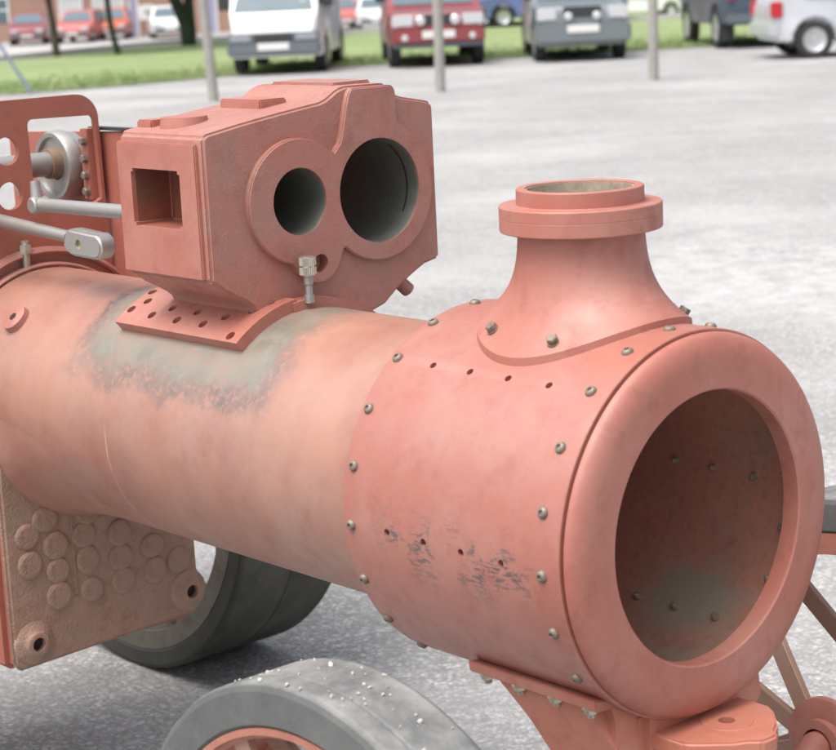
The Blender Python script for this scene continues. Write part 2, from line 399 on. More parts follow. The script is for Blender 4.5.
def tube(bm, pts, r, seg=16, cap=True):
    pts = [Vector(p) for p in pts]; rs = r if isinstance(r, (list, tuple)) else [r] * len(pts)
    b2 = bmesh.new(); rows = []
    up = Vector((0, 0, 1))
    for k, p in enumerate(pts):
        d = (pts[min(k + 1, len(pts) - 1)] - pts[max(k - 1, 0)]).normalized()
        if abs(d.dot(up)) > 0.95: up = Vector((1, 0, 0))
        s = d.cross(up).normalized(); t = s.cross(d).normalized()
        rows.append([b2.verts.new(p + (s * math.cos(2 * PI * i / seg) + t * math.sin(2 * PI * i / seg)) * rs[k]) for i in range(seg)])
    for A, B in zip(rows, rows[1:]):
        for i in range(seg): b2.faces.new((A[i], A[(i + 1) % seg], B[(i + 1) % seg], B[i]))
    if cap: b2.faces.new(rows[0]); b2.faces.new(list(reversed(rows[-1])))
    merge(bm, b2)
def arc(cx, cy, r, a0, a1, n=10):
    return [(cx + r * math.cos(rad(a0 + (a1 - a0) * i / n)), cy + r * math.sin(rad(a0 + (a1 - a0) * i / n))) for i in range(n + 1)]
def boolean(bmA, bmB, op='DIFFERENCE'):
    """exact boolean of two bmeshes -> bmesh"""
    ms = []
    for b in (bmA, bmB):
        bmesh.ops.remove_doubles(b, verts=b.verts, dist=1e-6)
        bmesh.ops.recalc_face_normals(b, faces=b.faces)
        me = bpy.data.meshes.new('tmp'); b.to_mesh(me); b.free(); ms.append(me)
    oa = link('tmp_a', ms[0]); ob = link('tmp_b', ms[1])
    md = oa.modifiers.new('b', 'BOOLEAN'); md.object = ob; md.operation = op; md.solver = 'EXACT'; md.use_self = True
    dg = bpy.context.evaluated_depsgraph_get(); dg.update()
    me = bpy.data.meshes.new_from_object(oa.evaluated_get(dg))
    out = bmesh.new(); out.from_mesh(me)
    for o in (oa, ob): bpy.data.objects.remove(o)
    for x in ms + [me]: bpy.data.meshes.remove(x)
    return out
def cylinder(bm, p0, p1, r, seg=24):
    tube(bm, [p0, p1], r, seg)
def dup(o, parent=None):
    """the thing itself with copies of its parts and sub-parts"""
    c = o.copy(); COL.objects.link(c)
    if parent is not None: c.parent = parent
    for ch in list(o.children): dup(ch, c)
    return c
def shell(bm, r0, r1, x0, x1, a0, a1, n=24):
    """curved plate on the barrel; angles measured from straight up, + towards +Y"""
    pts = [(r1 * math.sin(rad(a0 + (a1 - a0) * i / n)), r1 * math.cos(rad(a0 + (a1 - a0) * i / n))) for i in range(n + 1)]
    pts += [(r0 * math.sin(rad(a1 - (a1 - a0) * i / n)), r0 * math.cos(rad(a1 - (a1 - a0) * i / n))) for i in range(n + 1)]
    prism(bm, pts, x0, x1, 'yz')

# ------------------------------------------------------------------ ground
def sheet(name, pts, z, mat, kind='structure', label=None):
    bm = bmesh.new(); bm.faces.new([bm.verts.new((x, y, z)) for x, y in pts])
    me = mesh_of(bm, name, 0)
    if me.polygons[0].normal.z < 0: me.flip_normals()
    return tag(link(name, me, mat), kind=kind)
sheet('car_park_asphalt', [(-300, -60), (300, -60), (300, 57), (-300, 57)], 0.0, 'asphalt')
FALL = [(57, 0.0), (88, -.90), (130, -.95), (420, -1.2)]
def zg(y):
    for (a, za), (b, zb) in zip(FALL, FALL[1:]):
        if y <= b: return za + (zb - za) * max(0, y - a) / (b - a)
    return FALL[-1][1]
def slope(name, x0, x1, ys, dz, mat):
    bm = bmesh.new(); rows = [[bm.verts.new((x, y, zg(y) + dz)) for x in (x0, x1)] for y in ys]
    for P, Q in zip(rows, rows[1:]): bm.faces.new((P[0], P[1], Q[1], Q[0]))
    me = mesh_of(bm, name, 0)
    if me.polygons[0].normal.z < 0: me.flip_normals()
    return tag(link(name, me, mat), kind='structure')
slope('far_yard_asphalt', -300, 300, [57, 88, 130, 420], 0.0, 'asphalt')
sheet('grass_verge', [(-60, 27.5), (-9, 31.4), (-6.5, 32.5), (-5.0, 33.2), (-3.4, 34.6), (-2.2, 36.0), (-0.8, 36.4), (2.1, 36.7), (5.3, 37.4), (40, 41),
                      (60, 58), (8, 54.6), (3.2, 54.2), (-1.1, 54.6), (-5.4, 53.6), (-7.0, 51.4), (-8.3, 48.6), (-9.3, 46.6), (-60, 38)], 0.02, 'grass')
slope('access_road', -120, 120, [57, 62, 74], 0.008, 'road')
sheet('access_road_near', [(-60, 40.5), (-9.6, 48.2), (-7.3, 53.2), (-5.2, 55.4), (0, 56.3), (60, 56.8), (120, 57), (-120, 57)], 0.008, 'road')
slope('far_grass', 4.0, 120, [76, 88, 130, 200], 0.012, 'grass')

# kerb along the far edge of the verge
bm = bmesh.new()
kp = [(-40, 42.2), (-9.6, 47.4), (-8.5, 49.4), (-7.2, 52.2), (-5.4, 54.4), (-1.1, 55.4), (3.2, 55.0), (8, 55.5), (40, 57.8)]
for a, b in zip(kp, kp[1:]):
    d = Vector((b[0] - a[0], b[1] - a[1], 0)).normalized(); n_ = Vector((-d.y, d.x, 0)) * 0.075
    P = [Vector((*a, 0)) - n_, Vector((*b, 0)) - n_, Vector((*b, 0)) + n_, Vector((*a, 0)) + n_]
    prism(bm, [(p.x, p.y) for p in P], 0.0, 0.12, 'xy')
tag(link('kerb', mesh_of(bm), 'kerb'), kind='structure')

# mown blades that roughen the verge edge (nobody could count them)
bm = bmesh.new()
rg = random.Random(3)
edge = [(-9, 31.4), (-6.5, 32.5), (-5.0, 33.2), (-3.4, 34.6), (-2.2, 36.0), (-0.8, 36.4), (2.1, 36.7), (5.3, 37.4), (9, 37.8)]
for a, b in zip(edge, edge[1:]):
    for k in range(int(900 * math.dist(a, b) / 2)):
        t = rg.random(); dy = abs(rg.gauss(0, 2.2)); x = a[0] + (b[0] - a[0]) * t + rg.gauss(0, .1); y = a[1] + (b[1] - a[1]) * t + dy
        h = rg.uniform(.04, .10); th = rg.random() * PI; wv = .012
        dx, dyy = math.cos(th) * wv, math.sin(th) * wv; lx, ly = rg.gauss(0, .03), rg.gauss(0, .03)
        bm.faces.new([bm.verts.new((x - dx, y - dyy, .02)), bm.verts.new((x + dx, y + dyy, .02)), bm.verts.new((x + lx, y + ly, .02 + h))])
tag(link('grass_blades', mesh_of(bm, 'grass_blades', 0), 'blade'), kind='stuff', label='short green grass blades on the verge behind the car park', cat='grass')

# ------------------------------------------------------------------ the traction engine
A = 0.716
AXH = 0.906
engine = empty('traction_engine', (0.4092, 2.7538, 0), A - PI / 2)
tag(engine, 'unfinished red primer traction engine with open smokebox, cylinder block and rubber tyred spoked wheels', 'traction engine')
UP = (0, 0, AXH)
RB, RS, RO = 0.2342, 0.2850, 0.2004

def part(name, bm, mat, parent=engine, smooth=35):
    return link(name, mesh_of(bm, name, smooth), mat, parent, UP if parent is engine else (0, 0, 0))

# --- boiler barrel with a lap seam, throat flare and front edge
bm = bmesh.new()
lathe(bm, [(-1.80, RB), (-0.478, RB), (-0.478, RB - .012), (-1.80, RB - .012)], 160)
barrel = part('boiler_barrel', bm, 'barrel')
bm = bmesh.new()
lathe(bm, [(-1.795, .236), (-1.775, .236), (-1.772, .2405), (-1.776, .2445), (-1.795, .2445)], 128)
lathe(bm, [(-1.80, .235), (-1.797, .235), (-1.795, .262), (-1.785, .262), (-1.780, .267), (-1.785, .274), (-1.80, .276)], 128)
part('firebox_ring', bm, 'casting', barrel)
# washout plug: low round boss with a slot
bm = bmesh.new()
pn = Vector((0, -.1675, .1663)).normalized()
tube(bm, [Vector((-1.617, 0, 0)) + pn * (RB - .01), Vector((-1.617, 0, 0)) + pn * (RB + .012)], [.030, .028], 32)
tube(bm, [Vector((-1.617, 0, 0)) + pn * (RB + .012), Vector((-1.617, 0, 0)) + pn * (RB + .0135)], [.0275, .025], 32)
plug = part('washout_plug', bm, 'casting', barrel)
bm = bmesh.new(); s_ = Vector((0, pn.z, -pn.y))
tube(bm, [Vector((-1.617, 0, 0)) + pn * (RB + .012), Vector((-1.617, 0, 0)) + pn * (RB + .0142)], [.009, .009], 6)
link('plug_socket', mesh_of(bm), 'hole', barrel)

# --- smokebox shell with eight drilled holes per side
bm = bmesh.new()
lathe(bm, [(-.4808, RS), (-.4795, RS + .0004), (-.0275, RS + .0004), (-.0262, RS - .001), (-.0262, RS - .013), (-.4808, RS - .013)], 180)
hx = [-.383, -.3022, -.2222, -.1400]
cut = bmesh.new()
for x in hx:
    for ang in (38.7, 92.5, -38.7, -92.5):
        s, c = math.sin(rad(-ang)), math.cos(rad(-ang))
        if ang == -92.5: continue
        tube(cut, [(x, s * .25, c * .25), (x, s * .31, c * .31)], .0058, 16)
bm = boolean(bm, cut)
smokebox = part('smokebox', bm, 'smokebox')
# dark felt liner behind the drilled holes and the sooty inside
bm = bmesh.new(); lathe(bm, [(-.47, RS - .0135), (-.05, RS - .0135), (-.05, RS - .0155), (-.47, RS - .0155)], 120)
link('smokebox_lining', mesh_of(bm), 'soot', smokebox)
bm = bmesh.new(); lathe(bm, [(-.470, 0), (-.470, RS - .016), (-.478, RS - .016), (-.478, 0)], 96, closed=False)
link('tube_plate', mesh_of(bm), 'soot', smokebox)
# door ring: a thick rounded plate
pr = [(-.030, RO), (-.0025, RO), (0, RO + .0025), (0, .2415)]
for i in range(1, 13):
    a = i / 12 * PI / 2
    pr.append((-.0215 + .0215 * math.cos(a), .2415 + .0395 * math.sin(a)))
pr += [(-.0222, .2800), (-.0222, .2735), (-.030, .2735)]
bm = bmesh.new(); lathe(bm, pr, 180)
link('door_ring', mesh_of(bm, smooth=30), 'primer', smokebox)

# rivets: button heads with a hexagon socket
def rivet_mesh(R=.0088, h=.0062, hole=True):
    bm = bmesh.new()
    p = [(-.001, 0), (-.001, R * 1.04), (.0012, R * 1.04)]
    for i in range(0, 5):
        a = i / 4 * rad(62); p.append((.0012 + (h - .0012) * math.sin(a) / math.sin(rad(62)), R * (1.0 - .42 * (i / 4) ** 1.8)))
    if hole: p += [(h, R * .42), (h - .0030, R * .36), (h - .0032, 0)]
    else: p += [(h + .0006, R * .25), (h + .0007, 0)]
    lathe(bm, p, 16, 'z', closed=False)
    return mesh_of(bm, 'rivet', 40)
RIV = rivet_mesh(); RIV.materials.append(M['rivet'])
RIVT = rivet_mesh(.0062, .012, False); RIVT.materials.append(M['zinc'])
def place_on(me, name, x, ang, r, parent, inward=False, spin=0.0):
    """ang from straight up, + towards +Y"""
    n = Vector((0, math.sin(rad(ang)), math.cos(rad(ang))))
    o = link(name, me, None, parent)
    d = -n if inward else n
    q = d.to_track_quat('Z', 'Y')
    o.rotation_mode = 'QUATERNION'; o.rotation_quaternion = q @ mathutils.Quaternion((0, 0, 1), spin)
    o.location = Vector((x, 0, 0)) + n * r
    return o
rr = random.Random(5)
for k in range(20):
    ang = -92.8 + 18 * k
    up = (ang + 180) % 360 - 180
    if -150 < up < 150:
        for x in (-.4645, -.0605):
            place_on(RIV, 'rivet', x + rr.gauss(0, .0008), ang + rr.gauss(0, .25), RS, smokebox, spin=rr.random() * 6)
    place_on(RIVT, 'rivet_tail', -.0785, ang, RS - .0155, smokebox, True)
for x in hx[:3]:
    place_on(RIVT, 'rivet_tail', x, 90, RS - .0155, smokebox, True)
place_on(RIVT, 'rivet_tail', hx[3], 90, RS - .0155, smokebox, True)
for x in hx[1:]:
    place_on(RIVT, 'rivet_tail', x, 141, RS - .0155, smokebox, True)

# --- chimney base
XC = -.241
bm = bmesh.new()
prof_u = [(.418, .0935), (.414, .0940)]
SEG, NV = 128, 22
RBASE = .160
rows = []
for k in range(NV + 1):
    t = k / NV
    row = []
    for i in range(SEG):
        th = 2 * PI * i / SEG
        rr_ = .094 + (RBASE - .094) * (0.10 * t + 0.90 * t ** 3.0)
        zb = math.sqrt((RS + .0105) ** 2 - (RBASE * math.sin(th)) ** 2)
        z = .4185 + (zb - .4185) * t
        row.append(bm.verts.new((XC + rr_ * math.cos(th), rr_ * math.sin(th), z)))
    rows.append(row)
foot, foot_in = [], []
for i in range(SEG):
    th = 2 * PI * i / SEG
    y = RBASE * math.sin(th); zz = math.sqrt(RS ** 2 - y * y)
    foot.append(bm.verts.new((XC + (RBASE + .0005) * math.cos(th), y * 1.002, zz - .004)))
    foot_in.append(bm.verts.new((XC + .08 * math.cos(th), .08 * math.sin(th), .25)))
top_in = [bm.verts.new((XC + .08 * math.cos(2 * PI * i / SEG), .08 * math.sin(2 * PI * i / SEG), .4185)) for i in range(SEG)]
rows += [foot, foot_in, top_in]
for P, Q in zip(rows, rows[1:] + rows[:1]):
    for i in range(SEG): bm.faces.new((P[i], P[(i + 1) % SEG], Q[(i + 1) % SEG], Q[i]))
chim = part('chimney_base', bm, 'primer', smooth=40)
bm = bmesh.new()
lathe(bm, [(.4165, .0807), (.4165, .1195), (.418, .1207), (.4365, .1207), (.4372, .1202), (.438, .1207), (.4535, .1207), (.455, .1195), (.455, .0955),
           (.456, .0945), (.4778, .0945), (.479, .0935), (.479, .0820), (.478, .0807)], 128, 'z', (XC, 0, 0))
link('chimney_flange', mesh_of(bm, smooth=30), 'primer', chim)
bm = bmesh.new()
lathe(bm, [(.25, .0795), (.4765, .0803), (.4765, .0780), (.25, .0770)], 96, 'z', (XC, 0, 0))
lathe(bm, [(.395, 0), (.395, .0785), (.390, .0785), (.390, 0)], 64, 'z', (XC, 0, 0), closed=False)
link('flue_liner', mesh_of(bm), plain('pale_rust', (0.42, 0.36, 0.28), 0.8, 0, 0.4, 40), chim)
# hexagon head bolts on the foot
def hex_mesh(r=.0088, h=.010, shank=0.0, name='hex_bolt', rs=.006):
    bm = bmesh.new(); b2 = bmesh.new()
    lathe(bm, [(-.004, 0), (-.004, r * .9), (0.0, r), (h - .0015, r), (h, r * .84), (h, 0)], 6, 'z', closed=False)
    lathe(bm, [(-.004, 0), (-.004, r * 1.18), (.0012, r * 1.18), (.0012, 0)], 20, 'z', closed=False)
    if shank: lathe(bm, [(h - .001, 0), (h - .001, rs), (h + shank, rs), (h + shank, 0)], 12, 'z', closed=False)
    b2.free()
    return mesh_of(bm, name, 30)
HEX = hex_mesh(); HEX.materials.append(M['rivet'])
for th, r in ((243, .141), (296, .144), (47, .147), (80, .146), (125, .143), (180, .148)):
    x = XC + r * math.cos(rad(th)); y = r * math.sin(rad(th)); ang = math.degrees(math.atan2(y, .28))
    t = .955
    zb = math.sqrt((RS + .0105) ** 2 - (RBASE * math.sin(rad(th))) ** 2)
    tt = ((r - .094) / (RBASE - .094)) ** (1 / 2.8)
    z = .4185 + (zb - .4185) * tt
    o = link('hex_bolt', HEX, None, chim)
    nrm = Vector((math.cos(rad(th)) * .55, math.sin(rad(th)) * .8, 1.0)).normalized()
    o.rotation_mode = 'QUATERNION'; o.rotation_quaternion = nrm.to_track_quat('Z', 'Y')
    o.location = (x, y, z)

# --- cylinder block
XF = -.93
out = ([(-.183, .300), (-.183, .536)] + [(-.181, .5445), (-.172, .5495)] +
       [(-.103, .5608), (-.033, .5705), (.045, .5800)] + [(.070, .5828), (.084, .5868), (.097, .594), (.108, .6005), (.120, .605)] +
       [(.132, .607), (.215, .6058), (.224, .6045), (.232, .598)] + [(.240, .5885), (.248, .5825), (.258, .5790), (.272, .5760), (.322, .5665)] +
       [(.332, .562), (.3345, .552), (.3346, .2775), (.330, .2755), (.300, .270), (.270, .2555), (.235, .236), (.200, .210), (.10, .18), (-.090, .18), (-.096, .2385), (-.101, .2475), (-.112, .2562), (-.131, .2668)] +
       [(-.154, .2795), (-.171, .2925)])
bm = bmesh.new(); prism(bm, out, -1.18, XF, 'yz', .006, 3)
cutb = bmesh.new()
box(cutb, -1.142, -.991, -.30, -.105, .385, .4885, .006)
for cy, cz, r in ((.006, .418, .0605), (.188, .418, .0955)):
    tube(cutb, [(-1.165, cy, cz), (-.80, cy, cz)], r, 72)
tube(cutb, [(-1.05, .044, .305), (-.80, .044, .305)], .0175, 32)
bm = boolean(bm, cutb)
block = part('cylinder_block', bm, 'casting', smooth=32)
# raised figure-eight face round the bores, running up to the hump
def outline(shapes, c, n=220):
    pts = []
    for i in range(n):
        a = 2 * PI * i / n; d = Vector((math.cos(a), math.sin(a))); best = 0
        for s in shapes:
            t = 0.0
            for k in range(400):
                q = Vector(c) + d * (k * .0006)
                if s(q): best = max(best, k * .0006)
        pts.append((c[0] + d.x * best, c[1] + d.y * best))
    for _ in range(3):
        pts = [tuple((Vector(pts[i - 1]) + 2 * Vector(pts[i]) + Vector(pts[(i + 1) % n])) / 4) for i in range(n)]
    return pts
circ = lambda cx, cy, r: (lambda q: (q.x - cx) ** 2 + (q.y - cy) ** 2 < r * r)
shp = [circ(.006, .418, .110), circ(.188, .418, .126), circ(.040, .325, .055), lambda q: .118 < q.x < .236 and .45 < q.y < .603]
bm = bmesh.new(); prism(bm, outline(shp, (.10, .418)), XF - .004, XF + .0125, 'yz', .0045, 3)
cutb = bmesh.new()
for cy, cz, r in ((.006, .418, .0585), (.188, .418, .0935)): tube(cutb, [(-1.1, cy, cz), (-.80, cy, cz)], r, 72)
tube(cutb, [(-1.05, .044, .305), (-.80, .044, .305)], .0165, 32)
bm = boolean(bm, cutb)
link('bore_face', mesh_of(bm, smooth=30), 'casting', block)
for cy, cz, r in ((.006, .418, .057), (.188, .418, .092)):
    bm = bmesh.new()
    lathe(bm, [(-1.165, r), (-.925, r), (-.9205, r + .0012), (-.9205, r + .0014), (-1.165, r + .003)], 96, 'x', (0, cy, cz))
    lathe(bm, [(-1.166, 0), (-1.166, r + .002), (-1.172, r + .002), (-1.172, 0)], 64, 'x', (0, cy, cz), closed=False)
    link('bore_liner', mesh_of(bm, smooth=30), 'bore', block)
# steam port: a narrow curved slot in the big bore
bm = bmesh.new()
pts_o = [(.188 + .0917 * math.cos(rad(a)), .418 + .0917 * math.sin(rad(a))) for a in range(-32, 58, 6)]
pts_i = [(.188 + .0908 * math.cos(rad(a)), .418 + .0908 * math.sin(rad(a))) for a in range(57, -33, -6)]
prism(bm, pts_o + pts_i, -.9515, -.9475, 'yz')
link('port_slot', mesh_of(bm), 'hole', block)
bm = bmesh.new(); tube(bm, [(-.99, .044, .305), (-.9305, .044, .305)], [.0172, .0172], 32, cap=True)
link('drain_port', mesh_of(bm), 'soot', block)
bpy.data.objects['drain_port'].location = (-.012, 0, 0)
# valve chest pad on the near side, with its square opening
bm = bmesh.new(); prism(bm, [(-1.181, .303), (-1.181, .5325), (-.9455, .5325), (-.9445, .303)], -.1905, -.181, 'xz', .0022, 2)
cutb = bmesh.new(); box(cutb, -1.140, -.993, -.30, -.10, .3865, .487, .006)
bm = boolean(bm, cutb)
link('valve_chest_pad', mesh_of(bm, smooth=30), 'primer', block)
bm = bmesh.new()
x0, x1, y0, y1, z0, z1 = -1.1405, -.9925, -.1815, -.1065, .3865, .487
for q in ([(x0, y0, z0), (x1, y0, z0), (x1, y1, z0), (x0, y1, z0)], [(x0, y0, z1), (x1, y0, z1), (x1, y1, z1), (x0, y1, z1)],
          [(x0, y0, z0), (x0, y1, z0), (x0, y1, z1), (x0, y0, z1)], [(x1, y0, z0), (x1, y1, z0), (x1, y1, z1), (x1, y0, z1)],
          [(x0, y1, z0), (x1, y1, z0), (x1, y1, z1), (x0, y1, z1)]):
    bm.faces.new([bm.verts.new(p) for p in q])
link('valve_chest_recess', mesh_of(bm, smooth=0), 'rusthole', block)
for x, z, r in ((-1.045, .432, .008), (-1.015, .402, .006)):
    bm = bmesh.new(); tube(bm, [(x, -.106, z), (x, -.110, z)], r, 14); link('recess_stud', mesh_of(bm), 'hole', block)
# low machined pads on the sloping top
for x0, x1, y0, y1, z in ((-1.172, -1.125, -.150, -.105, .566), (-1.120, -1.040, -.150, -.075, .571), (-1.135, -1.015, .005, .065, .591)):
    bm = bmesh.new()
    if x1 - x0 > .05 and y0 < -.1:
        tube(bm, [(-1.08, -.112, .545), (-1.08, -.112, z)], [.045, .040], 40)
    else: box(bm, x0, x1, y0, y1, .545, z, .003)
    link('top_pad', mesh_of(bm), 'primer', block)
bm = bmesh.new(); box(bm, -1.15, -.97, .135, .222, .600, .6115, .003); link('hump_cover', mesh_of(bm), 'casting', block)
bm = bmesh.new(); tube(bm, [(-.955, .245, .247), (-.955, .274, .222)], .0135, 20); link('drain_stub', mesh_of(bm), 'casting', block)
# saddle that rides on the barrel, drilled for studs
bm = bmesh.new(); shell(bm, RB - .004, .2555, -1.272, -.900, -39.6, -6.5)
b3 = bmesh.new(); shell(b3, RB - .004, .2505, -1.268, -.895, -9.0, 41)
b3.verts.ensure_lookup_table()
cutb = bmesh.new()
hh = [(-1.2797, -.1343), (-1.2388, -.110), (-1.262, -.0833), (-1.1852, -.139), (-1.1494, -.1169), (-1.1049, -.1403), (-1.0727, -.1166), (-1.0271, -.1394),
      (-.9881, -.1174), (-.9305, -.152), (-.9421, -.0925), (-.9344, -.0608)]
for x, y in hh:
    a = math.asin(y / .2555); s, c = math.sin(a), math.cos(a)
    if x < -1.27: x = -1.258
    tube(cutb, [(x, s * .2425, c * .2425), (x, s * .28, c * .28)], .0092, 18)
bm = boolean(bm, cutb)
sad = link('saddle', mesh_of(bm, smooth=30), 'primer', block)
link('saddle_flange', mesh_of(b3, smooth=30), 'primer', block)
# knurled cock on a stem in front of the bores
bm = bmesh.new()
lathe(bm, [(.245, 0), (.245, .009), (.258, .009), (.2585, .0065), (.275, .0065), (.278, .0085), (.296, .0085), (.296, 0)], 20, 'z', (-.893, -.006, 0), closed=False)
cock = link('cylinder_cock', mesh_of(bm, smooth=30), 'steel', block)
bm = bmesh.new(); n = 48
for z0, z1 in ((.2945, .3075), (.3105, .3245)):
    for k in range(1):
        pts = [((.0150 if i % 2 else .0135) * math.cos(2 * PI * i / n) - .893, (.0150 if i % 2 else .0135) * math.sin(2 * PI * i / n) - .006) for i in range(n)]
        prism(bm, pts, z0, z1, 'xy')
lathe(bm, [(.293, 0), (.293, .0125), (.3255, .0125), (.3258, 0)], 24, 'z', (-.893, -.006, 0), closed=False)
link('knurled_knob', mesh_of(bm, smooth=20), 'knob', block)

# --- upright motion plate across the boiler, with a window and two round holes
XP = -1.80
pl = [(-.30, .215), (-.30, .58)] + arc(.118, .527, .053, 90, 8, 8) + [(.1725, .40), (.178, .212)]
pl += [(.276 * math.sin(rad(a)), .276 * math.cos(rad(a))) for a in range(40, -41, -5)]
bm = bmesh.new(); prism(bm, pl, XP - .014, XP, 'yz', .002, 2)
cutb = bmesh.new()
win = [(.004, .362), (.0, .525)] + arc(.012, .526, .0115, 175, 95, 4) + arc(.150, .523, .0115, 85, 5, 4) + [(.1655, .36), (.150, .352), (.018, .352)]
prism(cutb, win, XP - .05, XP + .05, 'yz')
for y, z in ((-.053, .478), (-.053, .387)):
    tube(cutb, [(XP - .05, y, z), (XP + .05, y, z)], .0285, 32)
bm = boolean(bm, cutb)
bracket = part('motion_plate', bm, 'plate_red')
# far side plate with its bolts, and the shaft whose flanged bearing sits on it
bm = bmesh.new(); prism(bm, [(-2.20, .10), (-2.20, .485), (-1.70, .500), (-1.50, .470), (-1.48, .20), (-1.60, .10)], .185, .197, 'xz', .0015, 2)
farp = part('side_plate', bm, 'plate_red')
bm = bmesh.new(); box(bm, -1.86, -1.55, .180, .202, .5005, .5065, .001); link('top_strip', mesh_of(bm), 'trim_dark', farp)
bm = bmesh.new(); box(bm, -1.846, -1.816, .150, .184, .355, .505, .002); angle = link('angle_iron', mesh_of(bm), 'plate_red', farp)
for k, z in enumerate((.480, .443, .408, .374)):
    o = link('hex_bolt', HEX, None, farp); o.rotation_euler = (PI / 2, rr.random(), 0); o.location = (-1.829, .149, z)
bm = bmesh.new(); lathe(bm, [(.140, .030), (.140, .060), (.132, .062), (.130, .071), (.138, .0755), (.160, .0755), (.166, .070), (.184, .070), (.184, .030)], 64, 'y', (-1.935, 0, .424)); part('shaft_bearing', bm, 'steel')
bm = bmesh.new(); lathe(bm, [(.118, .0265), (.118, .032), (.141, .034), (.141, .0265)], 40, 'y', (-1.935, 0, .430)); part('shaft_collar', bm, plain('rusty_steel', (.30, .215, .15), .6, .5))
bm = bmesh.new(); tube(bm, [(-1.935, -.60, .430), (-1.935, .165, .430)], .0262, 32); part('cross_shaft', bm, 'steel')
bm = bmesh.new(); prism(bm, [(-1.99, .40), (-1.945, .415), (-1.90, .33), (-1.93, .30)], .06, .085, 'xz', .006, 2); part('crank_arm', bm, 'steel')
# valve rod and its joint
bm = bmesh.new(); tube(bm, [(-1.612, -.10, .3855), (-1.195, -.10, .3905)], .0135, 24)
bm2 = bmesh.new(); lathe(bm2, [(-.118, 0), (-.118, .0135), (-.115, .0165), (-.085, .0165), (-.082, .0135), (-.082, 0)], 24, 'y', (-1.612, 0, .3855), closed=False)
merge(bm, bm2)
tube(bm, [(-1.616, -.10, .390), (-1.620, -.10, .432)], [.0135, .0095], 16)
part('valve_rod', bm, 'steel')
# reversing rod with a clevis end
bm = bmesh.new(); tube(bm, [(-2.3, -.105, .365), (-1.770, -.105, .345), (-1.50, -.105, .3305)], [.0165, .0145, .0115], 24)
rod = part('reach_rod', bm, 'steel')
bm = bmesh.new()
cl = [(-1.500, .3165), (-1.488, .3455), (-1.475, .349), (-1.398, .3445)] + arc(-1.390, .3205, .0245, 78, -90, 10) + [(-1.466, .2975), (-1.488, .302)]
prism(bm, cl, -.122, -.086, 'xz', .005, 3)
cutb = bmesh.new(); tube(cutb, [(-1.444, -.2, .3215), (-1.444, 0, .3215)], .0095, 20)
bm = boolean(bm, cutb)
link('clevis', mesh_of(bm, smooth=30), 'bright', rod)
bm = bmesh.new(); lathe(bm, [(-.1275, .0065), (-.1275, .0093), (-.085, .0093), (-.085, .0065)], 20, 'y', (-1.444, 0, .3235)); 
bm.free()
bm = bmesh.new(); tube(bm, [(-1.444, -.117, .3215), (-1.444, -.09, .3215)], .0094, 20); link('clevis_pin', mesh_of(bm), plain('brass', (.45, .36, .2), .45, .8), rod)
# small pipe union on the firebox ring
bm = bmesh.new(); tube(bm, [(-1.785, -.038, .225), (-1.785, -.038, .272)], .0085, 16); tube(bm, [(-1.785, -.038, .268), (-1.785, -.038, .286)], .013, 6); tube(bm, [(-1.785, -.038, .286), (-1.785, -.038, .294)], .009, 16)
part('pipe_union', bm, 'zinc')

# --- firebox: throat plate facing forward and the box behind it
th = [(-.238, -.05), (-.238, -.530)] + [(-.232, -.540), (-.222, -.5445)] + [(.20, -.5275), (.212, -.5225), (.2165, -.512), (.212, -.05)]
bm = bmesh.new(); prism(bm, th, -1.640, -1.620, 'yz', .007, 3)
throat = part('throat_plate', bm, 'dusty')
bm = bmesh.new(); box(bm, -2.25, -1.6425, -.243, .212, -.545, -.06, .012); part('firebox_shell', bm, 'plate_red')
bm = bmesh.new(); rows = []
flare = [(-1.622, .030), (-1.600, .0225), (-1.575, .0165), (-1.545, .0112), (-1.51, .0068), (-1.47, .0034), (-1.42, .0012), (-1.37, .0002), (-1.36, -.003)]
for x, d in flare:
    row = []
    for i in range(73):
        a = 90 + 180 * i / 72                       # lower half, from +Y round to -Y
        e = min(1.0, max(0.0, (abs(math.cos(rad(a))) - .0) / .62)); e = e * e * (3 - 2 * e)
        r_ = RB + (d * e if d > 0 else d) - .0012 * (1 - e)
        row.append(bm.verts.new((x, r_ * math.sin(rad(a)), r_ * math.cos(rad(a)))))
    rows.append(row)
for P, Q in zip(rows, rows[1:]):
    for i in range(72): bm.faces.new((P[i], P[i + 1], Q[i + 1], Q[i]))
part('throat_flare', bm, 'barrel', smooth=60)
bm = bmesh.new(); lathe(bm, [(-.004, 0), (-.004, .0285), (.0022, .0280), (.0048, .0255), (.0058, .020), (.0050, .014), (.0060, .006), (.0062, 0)], 28, 'x', closed=False)
STAY = mesh_of(bm, 'stay_head', 50); STAY.materials.append(M['dusty'])
for y, z in ((-.1429, -.2456), (-.1251, -.3019), (-.1232, -.355), (-.124, -.4119), (-.0537, -.2972), (-.0516, -.3508), (-.0454, -.4122),
             (.0254, -.3045), (.0278, -.3588), (.0298, -.4177), (.1004, -.354), (.1076, -.4148), (-.046, -.245), (.025, -.252), (-.19, -.27), (.165, -.40), (-.188, -.335)):
    o = link('stay_head', STAY, None, throat); o.location = (-1.6185 - rr.random() * .0015, y + rr.gauss(0, .003), z + rr.gauss(0, .003)); o.scale = (1, rr.uniform(.92, 1.08), rr.uniform(.92, 1.08))
bm = bmesh.new(); lathe(bm, [(-.006, .0145), (-.006, .046), (.0005, .044), (.006, .033), (.009, .0275), (.016, .0245), (.0175, .0215), (.0175, .0145)], 36, 'x')
BOSS = mesh_of(bm, 'plug_boss', 40); BOSS.materials.append(M['dusty'])
bm = bmesh.new(); lathe(bm, [(.003, 0), (.003, .0148), (.001, .0148), (.001, 0)], 20, 'x', closed=False); HOLE = mesh_of(bm, 'plug_hole'); HOLE.materials.append(M['hole'])
